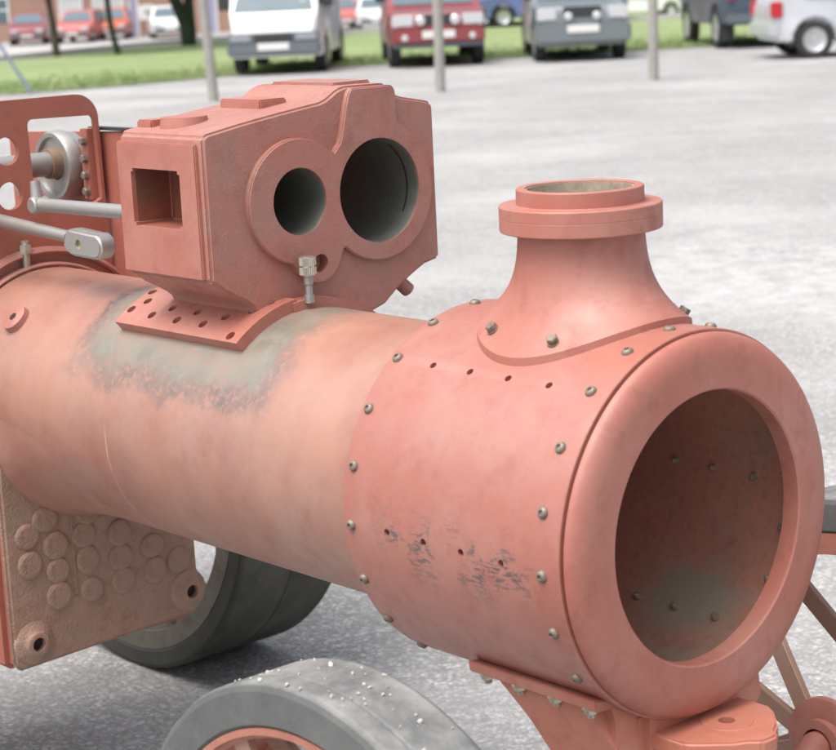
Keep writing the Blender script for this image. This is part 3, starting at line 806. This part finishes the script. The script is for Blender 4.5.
for y, z in ((-.1902, -.4924), (.1871, -.474)):
    o = link('plug_boss', BOSS, None, throat); o.location = (-1.619, y, z)
    o = link('plug_hole', HOLE, None, throat); o.location = (-1.619, y, z)
bm = bmesh.new(); box(bm, -1.6225, -1.6165, -.088, -.082, -.42, -.20, .002); link('seam_rib', mesh_of(bm), 'dusty', throat)

# --- perch bracket under the smokebox, tow lug in front
bm = bmesh.new()
def ringsec(x0, x1, yh, z): return [(x0, -yh, z), (x1, -yh, z), (x1, yh, z), (x0, yh, z)]
secs = [ringsec(-.300, -.052, .1885, -.228), ringsec(-.268, -.050, .178, -.262), ringsec(-.238, -.046, .160, -.305), ringsec(-.216, -.042, .138, -.360), ringsec(-.205, -.040, .120, -.43), ringsec(-.20, -.045, .11, -.52)]
rows = [[bm.verts.new(p) for p in s] for s in secs]
bm.faces.new(rows[0]); bm.faces.new(rows[-1])
for P, Q in zip(rows, rows[1:]):
    for i in range(4): bm.faces.new((P[i], P[(i + 1) % 4], Q[(i + 1) % 4], Q[i]))
ed = [e for e in bm.edges if e.verts[0].co.z != e.verts[1].co.z]
bmesh.ops.bevel(bm, geom=ed, offset=.02, segments=4, affect='EDGES', clamp_overlap=True)
cutb = bmesh.new(); tube(cutb, [(-.6, 0, 0), (.4, 0, 0)], RS + .0008, 128)
bm = boolean(bm, cutb)
perch = part('perch_bracket', bm, 'bracket', smooth=40)
for s in (-1, 1):
    bm = bmesh.new()
    if s < 0: pts = [(-.2035, -.2155), (-.1795, -.2195), (-.160, -.2325), (-.150, -.2385), (-.2005, -.2335)]
    else: pts = [(.2035, -.2155), (.1795, -.2195), (.160, -.2325), (.150, -.2385), (.2005, -.2335)]
    prism(bm, pts, -.308, -.046, 'yz', .0018, 2)
    link('saddle_strip', mesh_of(bm), 'primer', perch)
NUT = hex_mesh(.0105, .010, .006, 'hex_nut'); NUT.materials.append(M['zinc'])
for x in (-.283, -.2138, -.1395, -.070):
    for s in (-1, 1):
        o = link('hex_nut', NUT, None, perch); o.location = (x, s * .188, -.2335); o.rotation_euler = (rad(180) + s * rad(-8), 0, 0)
# tow lug
lug = [(-.10, -.098), (.022, -.098), (.032, -.092), (.045, -.080)] + [(.075, -.050), (.086, -.030)] + arc(.02, .0, .082, -18, 18, 6)[1:-1] + [(.086, .030), (.075, .050), (.045, .080), (.032, .092), (.022, .098), (-.10, .098)]
bm = bmesh.new(); prism(bm, lug, -.318, -.291, 'xy', .004, 3)
cutb = bmesh.new(); tube(cutb, [(.014, .008, -.4), (.014, .008, -.2)], .0125, 24)
bm = boolean(bm, cutb)
lugo = part('tow_lug', bm, 'bracket', smooth=30)
bm = bmesh.new(); lathe(bm, [(-.293, .0125), (-.293, .040), (-.2895, .038), (-.2893, .0125)], 40, 'z', (.014, .008, 0)); link('lug_boss', mesh_of(bm), 'bracket', lugo)
bm = bmesh.new(); lathe(bm, [(-.317, 0), (-.317, .0125), (-.3165, .0125), (-.3165, 0)], 24, 'z', (.014, .008, 0), closed=False); link('lug_hole', mesh_of(bm), 'rusthole', lugo)
bm = bmesh.new(); box(bm, -.12, -.035, -.115, .115, -.42, -.255, .012)
cutb = bmesh.new(); tube(cutb, [(-.6, 0, 0), (.4, 0, 0)], RS + .0008, 128); bm = boolean(bm, cutb); link('front_web', mesh_of(bm), 'bracket', perch)

# --- wheels
def wheel(Rw, ri, wid, rim_in, hubr, hubw, nsp, ang0, tmat, rmat, smat, bands):
    """parts are built round the wheel's own axis (Y), x forward, outside face at y = 0, width towards +Y"""
    root = empty('wheel'); root.parent = engine
    b = .006
    prof = [(b, ri), (0, ri + b), (0, Rw - .012), (.003, Rw - .004), (.012, Rw)]
    for k in bands: prof += [(k - .004, Rw), (k - .001, Rw - .0022), (k + .001, Rw - .0022), (k + .004, Rw)]
    prof += [(wid - .012, Rw), (wid - .003, Rw - .004), (wid, Rw - .012), (wid, ri + b), (wid - b, ri)]
    bm = bmesh.new(); lathe(bm, prof, 180, 'y'); link('tyre', mesh_of(bm, smooth=12), tmat, root)
    bm = bmesh.new()
    lathe(bm, [(.002, ri + .001), (.002, rim_in), (.012, rim_in - .001), (.014, ri - .016), (wid - .014, ri - .016), (wid - .010, ri - .010), (wid - .002, ri - .009), (wid - .002, ri + .001)], 120, 'y')
    link('rim', mesh_of(bm, smooth=30), rmat, root)
    bm = bmesh.new(); c = wid / 2; hi, ho = hubw
    def flg(y0, d): return [(y0, .030), (y0, hubr * .60), (y0 + d * .018, hubr * .56), (y0 + d * .020, hubr * .94), (y0 + d * .022, hubr), (y0 + d * .034, hubr), (y0 + d * .037, hubr * .6)]
    lathe(bm, flg(c - hi, 1) + list(reversed(flg(c + ho, -1))), 64, 'y')
    link('hub', mesh_of(bm, smooth=30), 'primer', root)
    for side in (-1, 1):
        angs = [ang0 + 360 / nsp * k for k in range(nsp)] if nsp != 10 else ((136, 170, 205, 240, 275, 310, 345, 20, 52) if side < 0 else (136, 100, 64, 28, 352, 316, 280, 244, 208))
        for ad in angs:
            a = rad(ad)
            yo = c + (ho - .028 if side > 0 else .028 - hi); yr = c + side * (wid / 2 - .022)
            b2 = bmesh.new()
            r0, r1 = hubr * .72, ri - .013
            hw, ht = .0175, .007
            vs = []
            for r, y in ((r0, yo), (r1, yr)):
                for sx, sy in ((-1, -1), (1, -1), (1, 1), (-1, 1)):
                    vs.append(b2.verts.new((r * math.cos(a) - sx * hw * math.sin(a), y + sy * ht, r * math.sin(a) + sx * hw * math.cos(a))))
            for f in ((0, 1, 2, 3), (4, 5, 6, 7), (0, 1, 5, 4), (1, 2, 6, 5), (2, 3, 7, 6), (3, 0, 4, 7)): b2.faces.new([vs[i] for i in f])
            bmesh.ops.recalc_face_normals(b2, faces=b2.faces)
            bmesh.ops.bevel(b2, geom=list(b2.edges), offset=.0015, segments=1, affect='EDGES')
            link('spoke', mesh_of(b2), smat, root)
    return root
fwheel = wheel(.405, .342, .136, .306, .077, (.162, .10), 10, 136.0, 'tyre', 'rim', 'spoke', [.094])
fwheel.location = (-.145, .52, .405)
fw2 = dup(fwheel, engine); fw2.location = (-.145, -.52, .405); fw2.rotation_euler = (0, 0, PI)
rwheel = wheel(.538, .486, .328, .440, .11, (.19, .19), 14, 10.0, 'tyre_dark', 'rim_grey', 'rim_grey', [.164])
rwheel.location = (-2.374, .504, .538)
rw2 = dup(rwheel, engine); rw2.location = (-2.374, -.504 - .328, .538)
bm = bmesh.new(); tube(bm, [(-.145, -.70, -.501), (-.145, -.42, -.501), (-.145, -.36, -.545), (-.145, -.28, -.585), (-.145, .28, -.585), (-.145, .36, -.545), (-.145, .42, -.501), (-.145, .70, -.501)], .026, 24); box(bm, -.185, -.105, -.24, .24, -.63, -.52, .006); part('front_axle', bm, 'primer')
bm = bmesh.new(); tube(bm, [(-2.374, -.90, -.368), (-2.374, .90, -.368)], .035, 24); part('rear_axle', bm, 'primer')

# ------------------------------------------------------------------ grit lying on the near front tyre
EMAT = Matrix.Translation((0.4092, 2.7538, 0)) @ Matrix.Rotation(A - PI / 2, 4, 'Z')
grit_me = []
for k in range(4):
    bm = bmesh.new(); bmesh.ops.create_icosphere(bm, subdivisions=1, radius=1.0)
    for v in bm.verts: v.co *= rr.uniform(.65, 1.25)
    for v in bm.verts: v.co.z *= .55
    me = mesh_of(bm, 'grit', 0); me.materials.append(M['chip']); grit_me.append(me)
gl = 'tiny white grit crumb lying on the tread of the near grey tyre'
for k in range(46):
    th = rad(90 + rr.gauss(4, 17)); y = -.656 + min(.128, max(.010, rr.betavariate(1.6, 1.6) * .136))
    s = rr.choice((.0022, .003, .0036, .0045, .0024)) * rr.uniform(.75, 1.15)
    p = Vector((-.145 + (.405 + s * .45) * math.cos(th), y, .405 + (.405 + s * .45) * math.sin(th)))
    o = link('grit_crumb', grit_me[k % 4], None, None, EMAT @ p, (rr.random() * 6, rr.random() * 6, rr.random() * 6)); o.scale = (s, s * rr.uniform(.7, 1.3), s)
    tag(o, gl, 'grit', 'white grit crumbs on the near front tyre')

# ------------------------------------------------------------------ poles, strut
def pole(x, y, label, lean=0.0, r=.072, h=3.4):
    o = empty('pole', (x, y, 0)); o.rotation_euler = (0, lean, 0)
    bm = bmesh.new(); tube(bm, [(0, 0, -.05), (0, 0, 1.4), (0, 0, h)], [r, r * .97, r * .9], 20); link('shaft', mesh_of(bm), 'pole', o)
    bm = bmesh.new(); lathe(bm, [(h, r * .95), (h + .01, r * .95), (h + .04, r * .5), (h + .05, 0)], 20, 'z', closed=False); link('cap', mesh_of(bm), 'pole', o)
    tag(o, label, 'pole', 'pale poles standing in the car park'); return o
pole(-2.67, 28.26, 'pale grey pole standing in front of the grass left of the white van', -rad(2.3))
pole(.50, 27.82, 'pale grey pole standing in front of the dark red off-road car', rad(.6))
pole(3.49, 28.19, 'pale grey pole standing right of the grey car', rad(.8))
bm = bmesh.new(); tube(bm, [(-5.93, 32.4, -.05), (-6.48, 32.5, .87), (-7.9, 32.75, 3.3)], .030, 12)
tag(link('slanted_stay', mesh_of(bm), 'blue'), 'thin blue grey stay slanting up from the grass edge at far left', 'stay')

# ------------------------------------------------------------------ vehicles
def rotmat(loc, rz): return loc, rz
def vehicle(name, label, cat, loc, heading, L, W, prof, glass, wheels, wr, paintm, group, plate='plate_w', trim='trim', face='front',
            waist=.95, tumble=.16, extras=True, spot=False, rearwheel=False):
    """local: +x forward, centre of the footprint at the origin. prof: side outline (x, z); glass: greenhouse outline (x, z)"""
    o = empty(name, (*loc, zg(loc[1])), heading); tag(o, label, cat, group)
    hw = W / 2
    def hwz(z): return hw if z < waist else hw - tumble * (z - waist)
    bm = bmesh.new()
    pts = []
    for i, p in enumerate(prof):
        q = prof[(i + 1) % len(prof)]
        pts.append(p)
        n = int(math.dist(p, q) / .35)
        for k in range(1, n + 1): pts.append((p[0] + (q[0] - p[0]) * k / (n + 1), p[1] + (q[1] - p[1]) * k / (n + 1)))
    xm = max(p[0] for p in pts); xn = min(p[0] for p in pts)
    def yy(p):
        e = 1.0
        for d in (xm - p[0], p[0] - xn):
            if d < .35: e = min(e, .86 + .14 * math.sin(d / .35 * PI / 2))
        return hwz(p[1]) * e
    Lr = [bm.verts.new((p[0], yy(p), p[1])) for p in pts]; Rr = [bm.verts.new((p[0], -yy(p), p[1])) for p in pts]
    n = len(pts)
    bm.faces.new(Lr); bm.faces.new(list(reversed(Rr)))
    for i in range(n): bm.faces.new((Lr[i], Rr[i], Rr[(i + 1) % n], Lr[(i + 1) % n]))
    bmesh.ops.recalc_face_normals(bm, faces=bm.faces)
    ed = [e for e in bm.edges if e.calc_face_angle(0) > rad(55)]
    bmesh.ops.bevel(bm, geom=ed, offset=.035, segments=3, affect='EDGES', clamp_overlap=True)
    bmesh.ops.triangulate(bm, faces=[f for f in bm.faces if len(f.verts) > 4])
    link('body', mesh_of(bm, smooth=38), paintm, o)
    # glass greenhouse, sides proud by a few millimetres
    for nm, poly, yo in glass:
        bm = bmesh.new()
        if nm == 'side_window':
            for s in (-1, 1):
                v = [bm.verts.new((x, s * (hwz(z) + .004), z)) for x, z in poly]; bm.faces.new(v if s < 0 else list(reversed(v)))
        else:
            (xa, za), (xb, zb) = poly
            d = Vector((xb - xa, zb - za)).normalized(); nn = Vector((d.y, -d.x)) * yo
            wa, wb = hwz(za) - .10, hwz(zb) - .13
            v = [bm.verts.new((xa + nn.x, -wa, za + nn.y)), bm.verts.new((xa + nn.x, wa, za + nn.y)), bm.verts.new((xb + nn.x, wb, zb + nn.y)), bm.verts.new((xb + nn.x, -wb, zb + nn.y))]
            bm.faces.new(v)
        me = mesh_of(bm, smooth=0); link(nm, me, 'glass', o)
    for wx in wheels:
        for s in (-1, 1):
            wo = empty('road_wheel', (wx, s * (hw - .10), wr)); wo.parent = o
            bm = bmesh.new(); lathe(bm, [(-.09, wr * .62), (-.10, wr * .9), (-.08, wr), (.08, wr), (.10, wr * .9), (.09, wr * .62)], 40, 'y'); link('tyre', mesh_of(bm), 'carrubber', wo)
            bm = bmesh.new(); ss = s
            lathe(bm, [(ss * .055, 0), (ss * .075, wr * .16), (ss * .06, wr * .2), (ss * .07, wr * .5), (ss * .092, wr * .60), (ss * .092, wr * .65), (0, wr * .65), (-ss * .02, 0)], 40, 'y', closed=False)
            cut = bmesh.new()
            for k in range(9):
                a = 2 * PI * k / 9; tube(cut, [(wr * .47 * math.cos(a), -.2, wr * .47 * math.sin(a)), (wr * .47 * math.cos(a), .2, wr * .47 * math.sin(a))], wr * .055, 8)
            cut.free()
            link('rim', mesh_of(bm), 'alloy', wo)
    f = 1 if face == 'front' else -1
    xe = xm if f > 0 else xn
    return o, xe, hw
def addbox(o, nm, mat, x0, x1, y0, y1, z0, z1, bev=.012):
    bm = bmesh.new(); box(bm, min(x0, x1), max(x0, x1), y0, y1, z0, z1, bev); return link(nm, mesh_of(bm), mat, o)
def addround(o, nm, mat, x, y, z, r, t):
    bm = bmesh.new(); lathe(bm, [(x, 0), (x, r), (x + t * .6, r), (x + t, r * .7), (x + t, 0)], 24, 'x', (0, y, z), closed=False); return link(nm, mesh_of(bm), mat, o)
def arch(cx, wr, z0, n=8):      # wheel arch in an outline that runs front (+x) to back along the sill
    r = wr * 1.18
    a0 = math.degrees(math.asin(max(-1, min(1, (z0 - wr) / r))))
    return arc(cx, wr, r, a0, 180 - a0, n)
G1 = 'vehicles parked along the near edge of the grass'
DN = -PI / 2                                                          # facing the camera

# white panel van
pr = [(2.10, .30), (2.14, .46), (2.14, .62), (2.12, .78), (2.04, 1.00), (2.00, 1.05), (1.42, 1.86), (1.30, 1.93), (-2.15, 1.95), (-2.25, 1.85), (-2.25, .40), (-2.2, .30)]
pr = pr[:-1] + [(-2.2, .30)] + list(reversed(arch(-1.20, .32, .30))) + list(reversed(arch(1.25, .32, .30)))
v, xe, hw = vehicle('parked_van', 'white van with grey bumper parked nose out, left of the dark red off-road car', 'van', (-2.05 + .03, 34.6 + 2.15), DN - rad(4.5), 4.4, 1.62, pr,
    [('windscreen', [(1.985, 1.07), (1.45, 1.82)], .012), ('side_window', [(1.78, 1.18), (1.40, 1.72), (.85, 1.74), (.85, 1.16)], 0)], (1.25, -1.20), .32, 'van_white', G1)
addbox(v, 'bumper', 'trim', xe - .14, xe + .07, -.80, .80, .34, .56, .03)
addbox(v, 'front_panel', 'trim', xe - .12, xe + .02, -.78, .78, .562, .72, .015)
addbox(v, 'grille', 'trim_dark', xe + .005, xe + .032, -.34, .34, .585, .69)
for s in (-1, 1): addbox(v, 'headlight', 'lamp_grey', xe - .02, xe + .034, s * .57 - .18, s * .57 + .18, .58, .70)
addbox(v, 'number_plate', 'plate_w', xe + .06, xe + .082, -.27, .27, .43, .55, .004)
for s in (-1, 1): addbox(v, 'door_mirror', 'trim_dark', 1.62, 1.70, s * .90 - .09, s * .90 + .09, 1.12, 1.36, .02)
addbox(v, 'tax_disc', 'plate_w', 1.872, 1.888, .46, .56, 1.16, 1.25, .003)

def suv_profile(L, h, hood, nose, wr, wf, wb, z0=.36):
    x = L / 2
    p = [(x - .05, z0), (x, .50), (x, nose - .12), (x - .06, nose), (x - .95, hood), (x - 1.02, hood + .03), (x - 1.55, h - .06), (x - 1.70, h), (-x + .35, h + .01), (-x + .16, h - .06), (-x + .03, hood + .02), (-x, .80), (-x + .01, .45), (-x + .06, z0)]
    return p + list(reversed(arch(wb, wr, z0))) + list(reversed(arch(wf, wr, z0)))
def suv_glass(L, h, hood):
    x = L / 2
    return [('windscreen', [(x - 1.03, hood + .05), (x - 1.53, h - .08)], .012), ('rear_window', [(-x + .155, h - .10), (-x + .045, hood + .08)], .012),
            ('side_window', [(x - 1.16, hood + .04), (x - 1.60, h - .12), (-x + .32, h - .11), (-x + .24, hood + .05)], 0)]
# dark red off-road car
v, xe, hw = vehicle('off_road_car', 'dark red off-road car with silver lamps parked nose out behind the middle pole', 'car', (.52, 34.7 + 2.05), DN + rad(3.0), 4.2, 1.66,
    suv_profile(4.2, 1.72, 1.00, .92, .36, 1.28, -1.28), suv_glass(4.2, 1.72, 1.00), (1.28, -1.28), .36, 'car_red', G1)
addbox(v, 'bumper', 'car_red', xe - .10, xe + .08, -.80, .80, .42, .66, .035)
addbox(v, 'bumper_skirt', 'trim', xe - .12, xe + .03, -.78, .78, .34, .425, .02)
addbox(v, 'grille', 'trim_dark', xe - .05, xe + .014, -.34, .34, .72, .90)
for s in (-1, 1):
    addbox(v, 'headlight', 'lamp', xe - .08, xe + .016, s * .60 - .19, s * .60 + .19, .70, .90, .02)
    addround(v, 'spot_lamp', 'lamp', xe + .02, s * .30, .80, .085, .06)
    addround(v, 'fog_lamp', 'lamp', xe + .075, s * .58, .52, .055, .02)
    addbox(v, 'arch_flare', 'trim', 1.28 - .44, 1.28 + .44, s * .80 - .04, s * .80 + .04, .72, .80, .02)
    addbox(v, 'door_mirror', 'trim_dark', .86, .95, s * .92 - .09, s * .92 + .09, 1.12, 1.30, .02)
addbox(v, 'number_plate', 'plate_w', xe + .075, xe + .095, -.28, .28, .50, .63, .004)
# grey car
v, xe, hw = vehicle('off_road_car', 'blue grey car with two round spot lamps parked nose out right of the blue car', 'car', (3.05, 34.3 + 2.0), DN + rad(.5), 4.0, 1.58,
    suv_profile(4.0, 1.66, .99, .92, .34, 1.22, -1.22, .26), suv_glass(4.0, 1.66, .99), (1.22, -1.22), .34, 'car_grey', G1)
addbox(v, 'bumper', 'car_grey', xe - .12, xe + .09, -.82, .82, .30, .66, .05)
addbox(v, 'grille', 'trim_dark', xe - .05, xe + .014, -.32, .32, .74, .92)
for s in (-1, 1):
    addbox(v, 'headlight', 'lamp', xe - .10, xe + .016, s * .60 - .17, s * .60 + .17, .70, .92, .02)
    addround(v, 'spot_lamp', 'lamp', xe + .03, s * .24, .76, .070, .06)
    addbox(v, 'door_mirror', 'trim_dark', .82, .91, s * .92 - .09, s * .92 + .09, 1.10, 1.28, .02)
addbox(v, 'number_plate', 'plate_w', xe + .085, xe + .105, -.27, .27, .49, .62, .004)
# dark off-road car seen from behind
v, xe, hw = vehicle('off_road_car', 'dark slate off-road car seen from behind with yellow number plate', 'car', (6.42, 36.0 + 2.0), PI / 2 + rad(4), 4.1, 1.66,
    suv_profile(4.1, 1.76, 1.10, 1.0, .36, 1.24, -1.24, .42), suv_glass(4.1, 1.76, 1.10), (1.24, -1.24), .36, 'car_dark', G1, face='rear')
addbox(v, 'bumper', 'trim', xe - .10, xe + .08, -.80, .80, .44, .62, .03)
for s in (-1, 1):
    addbox(v, 'tail_lamp', 'lamp_red', xe - .015, xe + .06, s * .70 - .07, s * .70 + .07, .86, 1.12, .01)
    addbox(v, 'mud_flap', 'trim_dark', -1.70, -1.685, s * .70 - .12, s * .70 + .12, .14, .44, .004)
addbox(v, 'number_plate', 'plate_y', xe - .022, xe - .002, -.62, -.14, .70, .82, .004)
addround(v, 'fog_lamp', 'plate_w', xe - .06, .25, .72, .11, .04)
# silver estate car, side on
L_ = 4.4; x = L_ / 2
pr = [(x, .30), (x + .02, .52), (x - .05, .72), (x - .9, .92), (x - 1.02, .95), (x - 1.75, 1.38), (x - 1.95, 1.42), (-x + .75, 1.42), (-x + .45, 1.36), (-x + .08, .98), (-x, .80), (-x - .02, .50), (-x + .05, .28)]
pr = pr + list(reversed(arch(-1.56, .29, .26))) + list(reversed(arch(1.35, .29, .26)))
v, xe, hw = vehicle('parked_car', 'silver estate car side on at the right edge, its rear wheel nearest', 'car', (5.40 + 2.2 + .40, 31.85 + .75), rad(2), L_, 1.70, pr,
    [('side_window', [(x - 1.20, .96), (x - 1.80, 1.32), (-x + .62, 1.33), (-x + .36, .98)], 0), ('rear_window', [(-x + .42, 1.33), (-x + .10, 1.0)], .012)], (1.35, -1.56), .29, 'car_silver', G1, face='rear', waist=.90, tumble=.35)
addbox(v, 'bumper', 'car_silver', xe - .05, xe + .14, -.80, .80, .34, .58, .04)
for s in (-1, 1): addbox(v, 'tail_lamp', 'lamp_red', xe - .03 + .02, xe + .16, s * .74 - .085, s * .74 + .085, .66, .90, .02)
addbox(v, 'door_strip', 'trim', -1.0, 1.0, -.862, -.845, .50, .56, .004)

# cars beyond the grass, by the brick building
def hatch(label, loc, heading, paintm, L=3.9, name='parked_car'):
    x = L / 2
    pr = [(x, .28), (x + .02, .50), (x - .06, .70), (x - .85, .88), (x - .95, .91), (x - 1.55, 1.36), (x - 1.75, 1.41), (-x + .65, 1.41), (-x + .35, 1.33), (-x + .05, .92), (-x, .50), (-x + .05, .26)]
    pr = pr + list(reversed(arch(-1.18, .28, .24))) + list(reversed(arch(1.22, .28, .24)))
    v, xe, hw = vehicle(name, label, 'car', loc, heading, L, 1.62, pr,
        [('windscreen', [(x - .97, .94), (x - 1.53, 1.33)], .012), ('rear_window', [(-x + .33, 1.30), (-x + .09, .96)], .012), ('side_window', [(x - 1.12, .92), (x - 1.62, 1.31), (-x + .55, 1.32), (-x + .28, .94)], 0)],
        (1.22, -1.18), .28, paintm, 'cars parked beyond the grass', waist=.88, tumble=.35)
    for s in (-1, 1):
        addbox(v, 'headlight', 'lamp', x - .14, x + .012, s * .56 - .17, s * .56 + .17, .56, .70, .02)
        addbox(v, 'tail_lamp', 'lamp_red', -x - .012, -x + .06, s * .66 - .07, s * .66 + .07, .62, .86, .01)
    addbox(v, 'bumper', 'trim', x - .05, x + .05, -.74, .74, .32, .50, .03)
    addbox(v, 'number_plate', 'plate_w', x + .045, x + .06, -.26, .26, .36, .47, .003)
    return v
hatch('dark red hatchback nose out at far left beyond the grass', (-16.8, 92.0), DN + rad(6), 'car_red')
hatch('bright red hatchback nose out in front of the white doors', (-14.45, 92.0), DN - rad(4), 'car_pink')
hatch('orange red car nose out right of the bright red hatchback', (-13.35, 94.2), DN + .05, 'car_orange')
hatch('white hatchback parked left of the forked tree by the brick wall', (-10.55, 92.0), DN + rad(10), 'car_white')
hatch('red car half hidden behind the white van', (-2.75, 92.0), DN + rad(10), 'car_pink')
hatch('white car parked between the van and the dark red off-road car', (-1.15, 89.5), DN + rad(4), 'car_white')
hatch('blue car side on between the dark red and the grey car', (3.9, 54.9), rad(184), 'car_blue', 4.3)
hatch('white car parked far beyond the right pole', (10.4, 88.5), 0.1, 'car_white')
hatch('red car parked far beyond the right pole', (13.6, 96.0), DN, 'car_pink')

# ------------------------------------------------------------------ brick building
bd = empty('brick_building', (-12.0, 97.0, -1.0))
tag(bd, 'long brick building with white garage doors beyond the grass at left', 'building')
bm = bmesh.new(); box(bm, -32, 6.0, 0, 9, 0, 3.6); wall = link('wall', mesh_of(bm, smooth=0), 'brick', bd)
bm = bmesh.new(); prism(bm, [(-.5, 3.55), (9.5, 3.55), (9.5, 3.70), (4.5, 6.0), (-.5, 3.70)], -32.4, 6.4, 'yz'); link('roof', mesh_of(bm, smooth=0), 'slate', bd)
def opening(nm, x0, x1, z0, z1, pane, mid=True):
    bm = bmesh.new(); fr = .09
    box(bm, x0, x1, -.06, .02, z1 - fr, z1); box(bm, x0, x0 + fr, -.06, .02, z0, z1 - fr); box(bm, x1 - fr, x1, -.06, .02, z0, z1 - fr)
    if mid: box(bm, x0 + fr, x1 - fr, -.05, .02, (z0 + z1) / 2 - .04, (z0 + z1) / 2 + .04)
    f = link(nm, mesh_of(bm, smooth=0), 'white', bd)
    bm = bmesh.new(); box(bm, x0 + fr, x1 - fr, -.035, .02, z0, z1 - fr); link('panel' if pane == 'white' else 'pane', mesh_of(bm, smooth=0), pane, f)
M['door_pale'] = plain('pale_door', (0.62, 0.66, 0.66), 0.5)
opening('garage_door', -4.25, -3.10, 0.0, 2.1, 'door_pale')
opening('garage_door', -2.65, -1.10, 0.0, 2.1, 'door_pale')
opening('side_door', -.95, -.45, 0.0, 2.1, 'violet', False)
opening('side_door', 2.5, 3.3, 0.0, 2.3, 'violet', False)
opening('window', -8.2, -6.6, 1.0, 2.2, 'glass')
opening('window', -12.2, -10.6, 1.0, 2.2, 'glass')

# small white sign with a green emblem on a post
sg = empty('sign', (-12.0, 96.3, -.93)); tag(sg, 'small white round cornered sign with a green mark in front of the brick wall', 'sign')
bm = bmesh.new(); tube(bm, [(0, .06, 0), (0, .06, 1.5)], .03, 12); link('post', mesh_of(bm), 'pole', sg)
bm = bmesh.new()
pts = arc(.17, .17, .07, 0, 90, 4) + arc(-.17, .17, .07, 90, 180, 4) + arc(-.17, -.17, .07, 180, 270, 4) + arc(.17, -.17, .07, 270, 360, 4)
prism(bm, [(a * 1.5, b * 1.5 + 1.12) for a, b in pts], -.012, .012, 'xz'); sgb = link('sign_board', mesh_of(bm), 'white', sg)
bm = bmesh.new(); prism(bm, [(-.07, 1.10), (0, .95), (.07, 1.10), (.045, 1.27), (-.045, 1.27)], -.016, -.0125, 'xz'); link('emblem', mesh_of(bm), 'green', sg)

# ------------------------------------------------------------------ trees
def tree(name, label, x, y, trunks, bark, crown_r, crown_z, n, seed, post=False):
    rg = random.Random(seed)
    t = empty(name, (x, y, 0)); tag(t, label, 'tree', 'trees at the far edge of the grass')
    bm = bmesh.new()
    for pts, r0, r1 in trunks:
        k = len(pts); tube(bm, pts, [r0 + (r1 - r0) * i / (k - 1) for i in range(k)], 14)
    tops = [pts[-1] for pts, _, _ in trunks]
    for j in range(16):
        b0 = Vector(rg.choice(tops)) - Vector((0, 0, rg.uniform(0, .8))); a = rg.random() * 2 * PI; rr_ = crown_r * rg.uniform(.4, .85)
        e = Vector((math.cos(a) * rr_, math.sin(a) * rr_, crown_z + rg.uniform(-.4, 1.0) * crown_r * .6))
        tube(bm, [b0, (b0 + e) / 2 + Vector((0, 0, .3)), e], [.06, .035, .01], 7)
    link('trunk', mesh_of(bm), bark, t)
    bm = bmesh.new(); cl = []
    for j in range(46):
        d = Vector((rg.gauss(0, 1), rg.gauss(0, 1), rg.gauss(0, .75))).normalized() * crown_r * rg.uniform(.45, 1.0)
        cl.append((Vector((0, 0, crown_z)) + d, rg.uniform(.25, .5) * crown_r * .6))
    for j in range(n):
        c, r = rg.choice(cl); p = c + Vector((rg.gauss(0, .5), rg.gauss(0, .5), rg.gauss(0, .4))) * r
        if p.z < 2.0: continue
        s = rg.uniform(.06, .13); u = Vector((rg.gauss(0, 1), rg.gauss(0, 1), rg.gauss(0, 1))).normalized(); v = u.orthogonal().normalized() * s * .6; u = u * s
        bm.faces.new([bm.verts.new(p - u), bm.verts.new(p + v), bm.verts.new(p + u), bm.verts.new(p - v)])
    link('crown', mesh_of(bm, smooth=0), 'leaf', t)
tree('young_tree', 'slim brown trunked tree nearest the left edge of the grass', -8.25, 48.4,
     [([(0, 0, 0), (-.02, 0, .7), (-.08, 0, 1.25), (-.2, 0, 1.7), (-.3, 0, 2.6)], .095, .05), ([(-.08, 0, 1.2), (.06, 0, 1.6), (.16, 0, 2.6)], .07, .045)], 'bark', 1.7, 3.9, 9000, 11)
tree('young_tree', 'thin dark green trunked tree between the slim tree and the forked tree', -6.76, 47.9,
     [([(.06, 0, 0), (-.02, 0, .35), (-.09, 0, .8), (-.13, 0, 1.6), (-.16, 0, 2.5)], .075, .06)], 'bark_dark', 1.6, 3.8, 8000, 12)
tree('forked_tree', 'forked tree with two dark mossy trunks left of the near pale pole', -5.42, 51.7,
     [([(0, 0, 0), (-.03, 0, .5), (-.22, 0, 1.0), (-.42, 0, 1.55), (-.62, 0, 2.8)], .20, .11), ([(.06, 0, .2), (.06, 0, .7), (.06, 0, 1.5), (.05, 0, 2.9)], .15, .10)], 'bark_dark', 2.3, 4.4, 14000, 13)

bpy.context.view_layer.update()
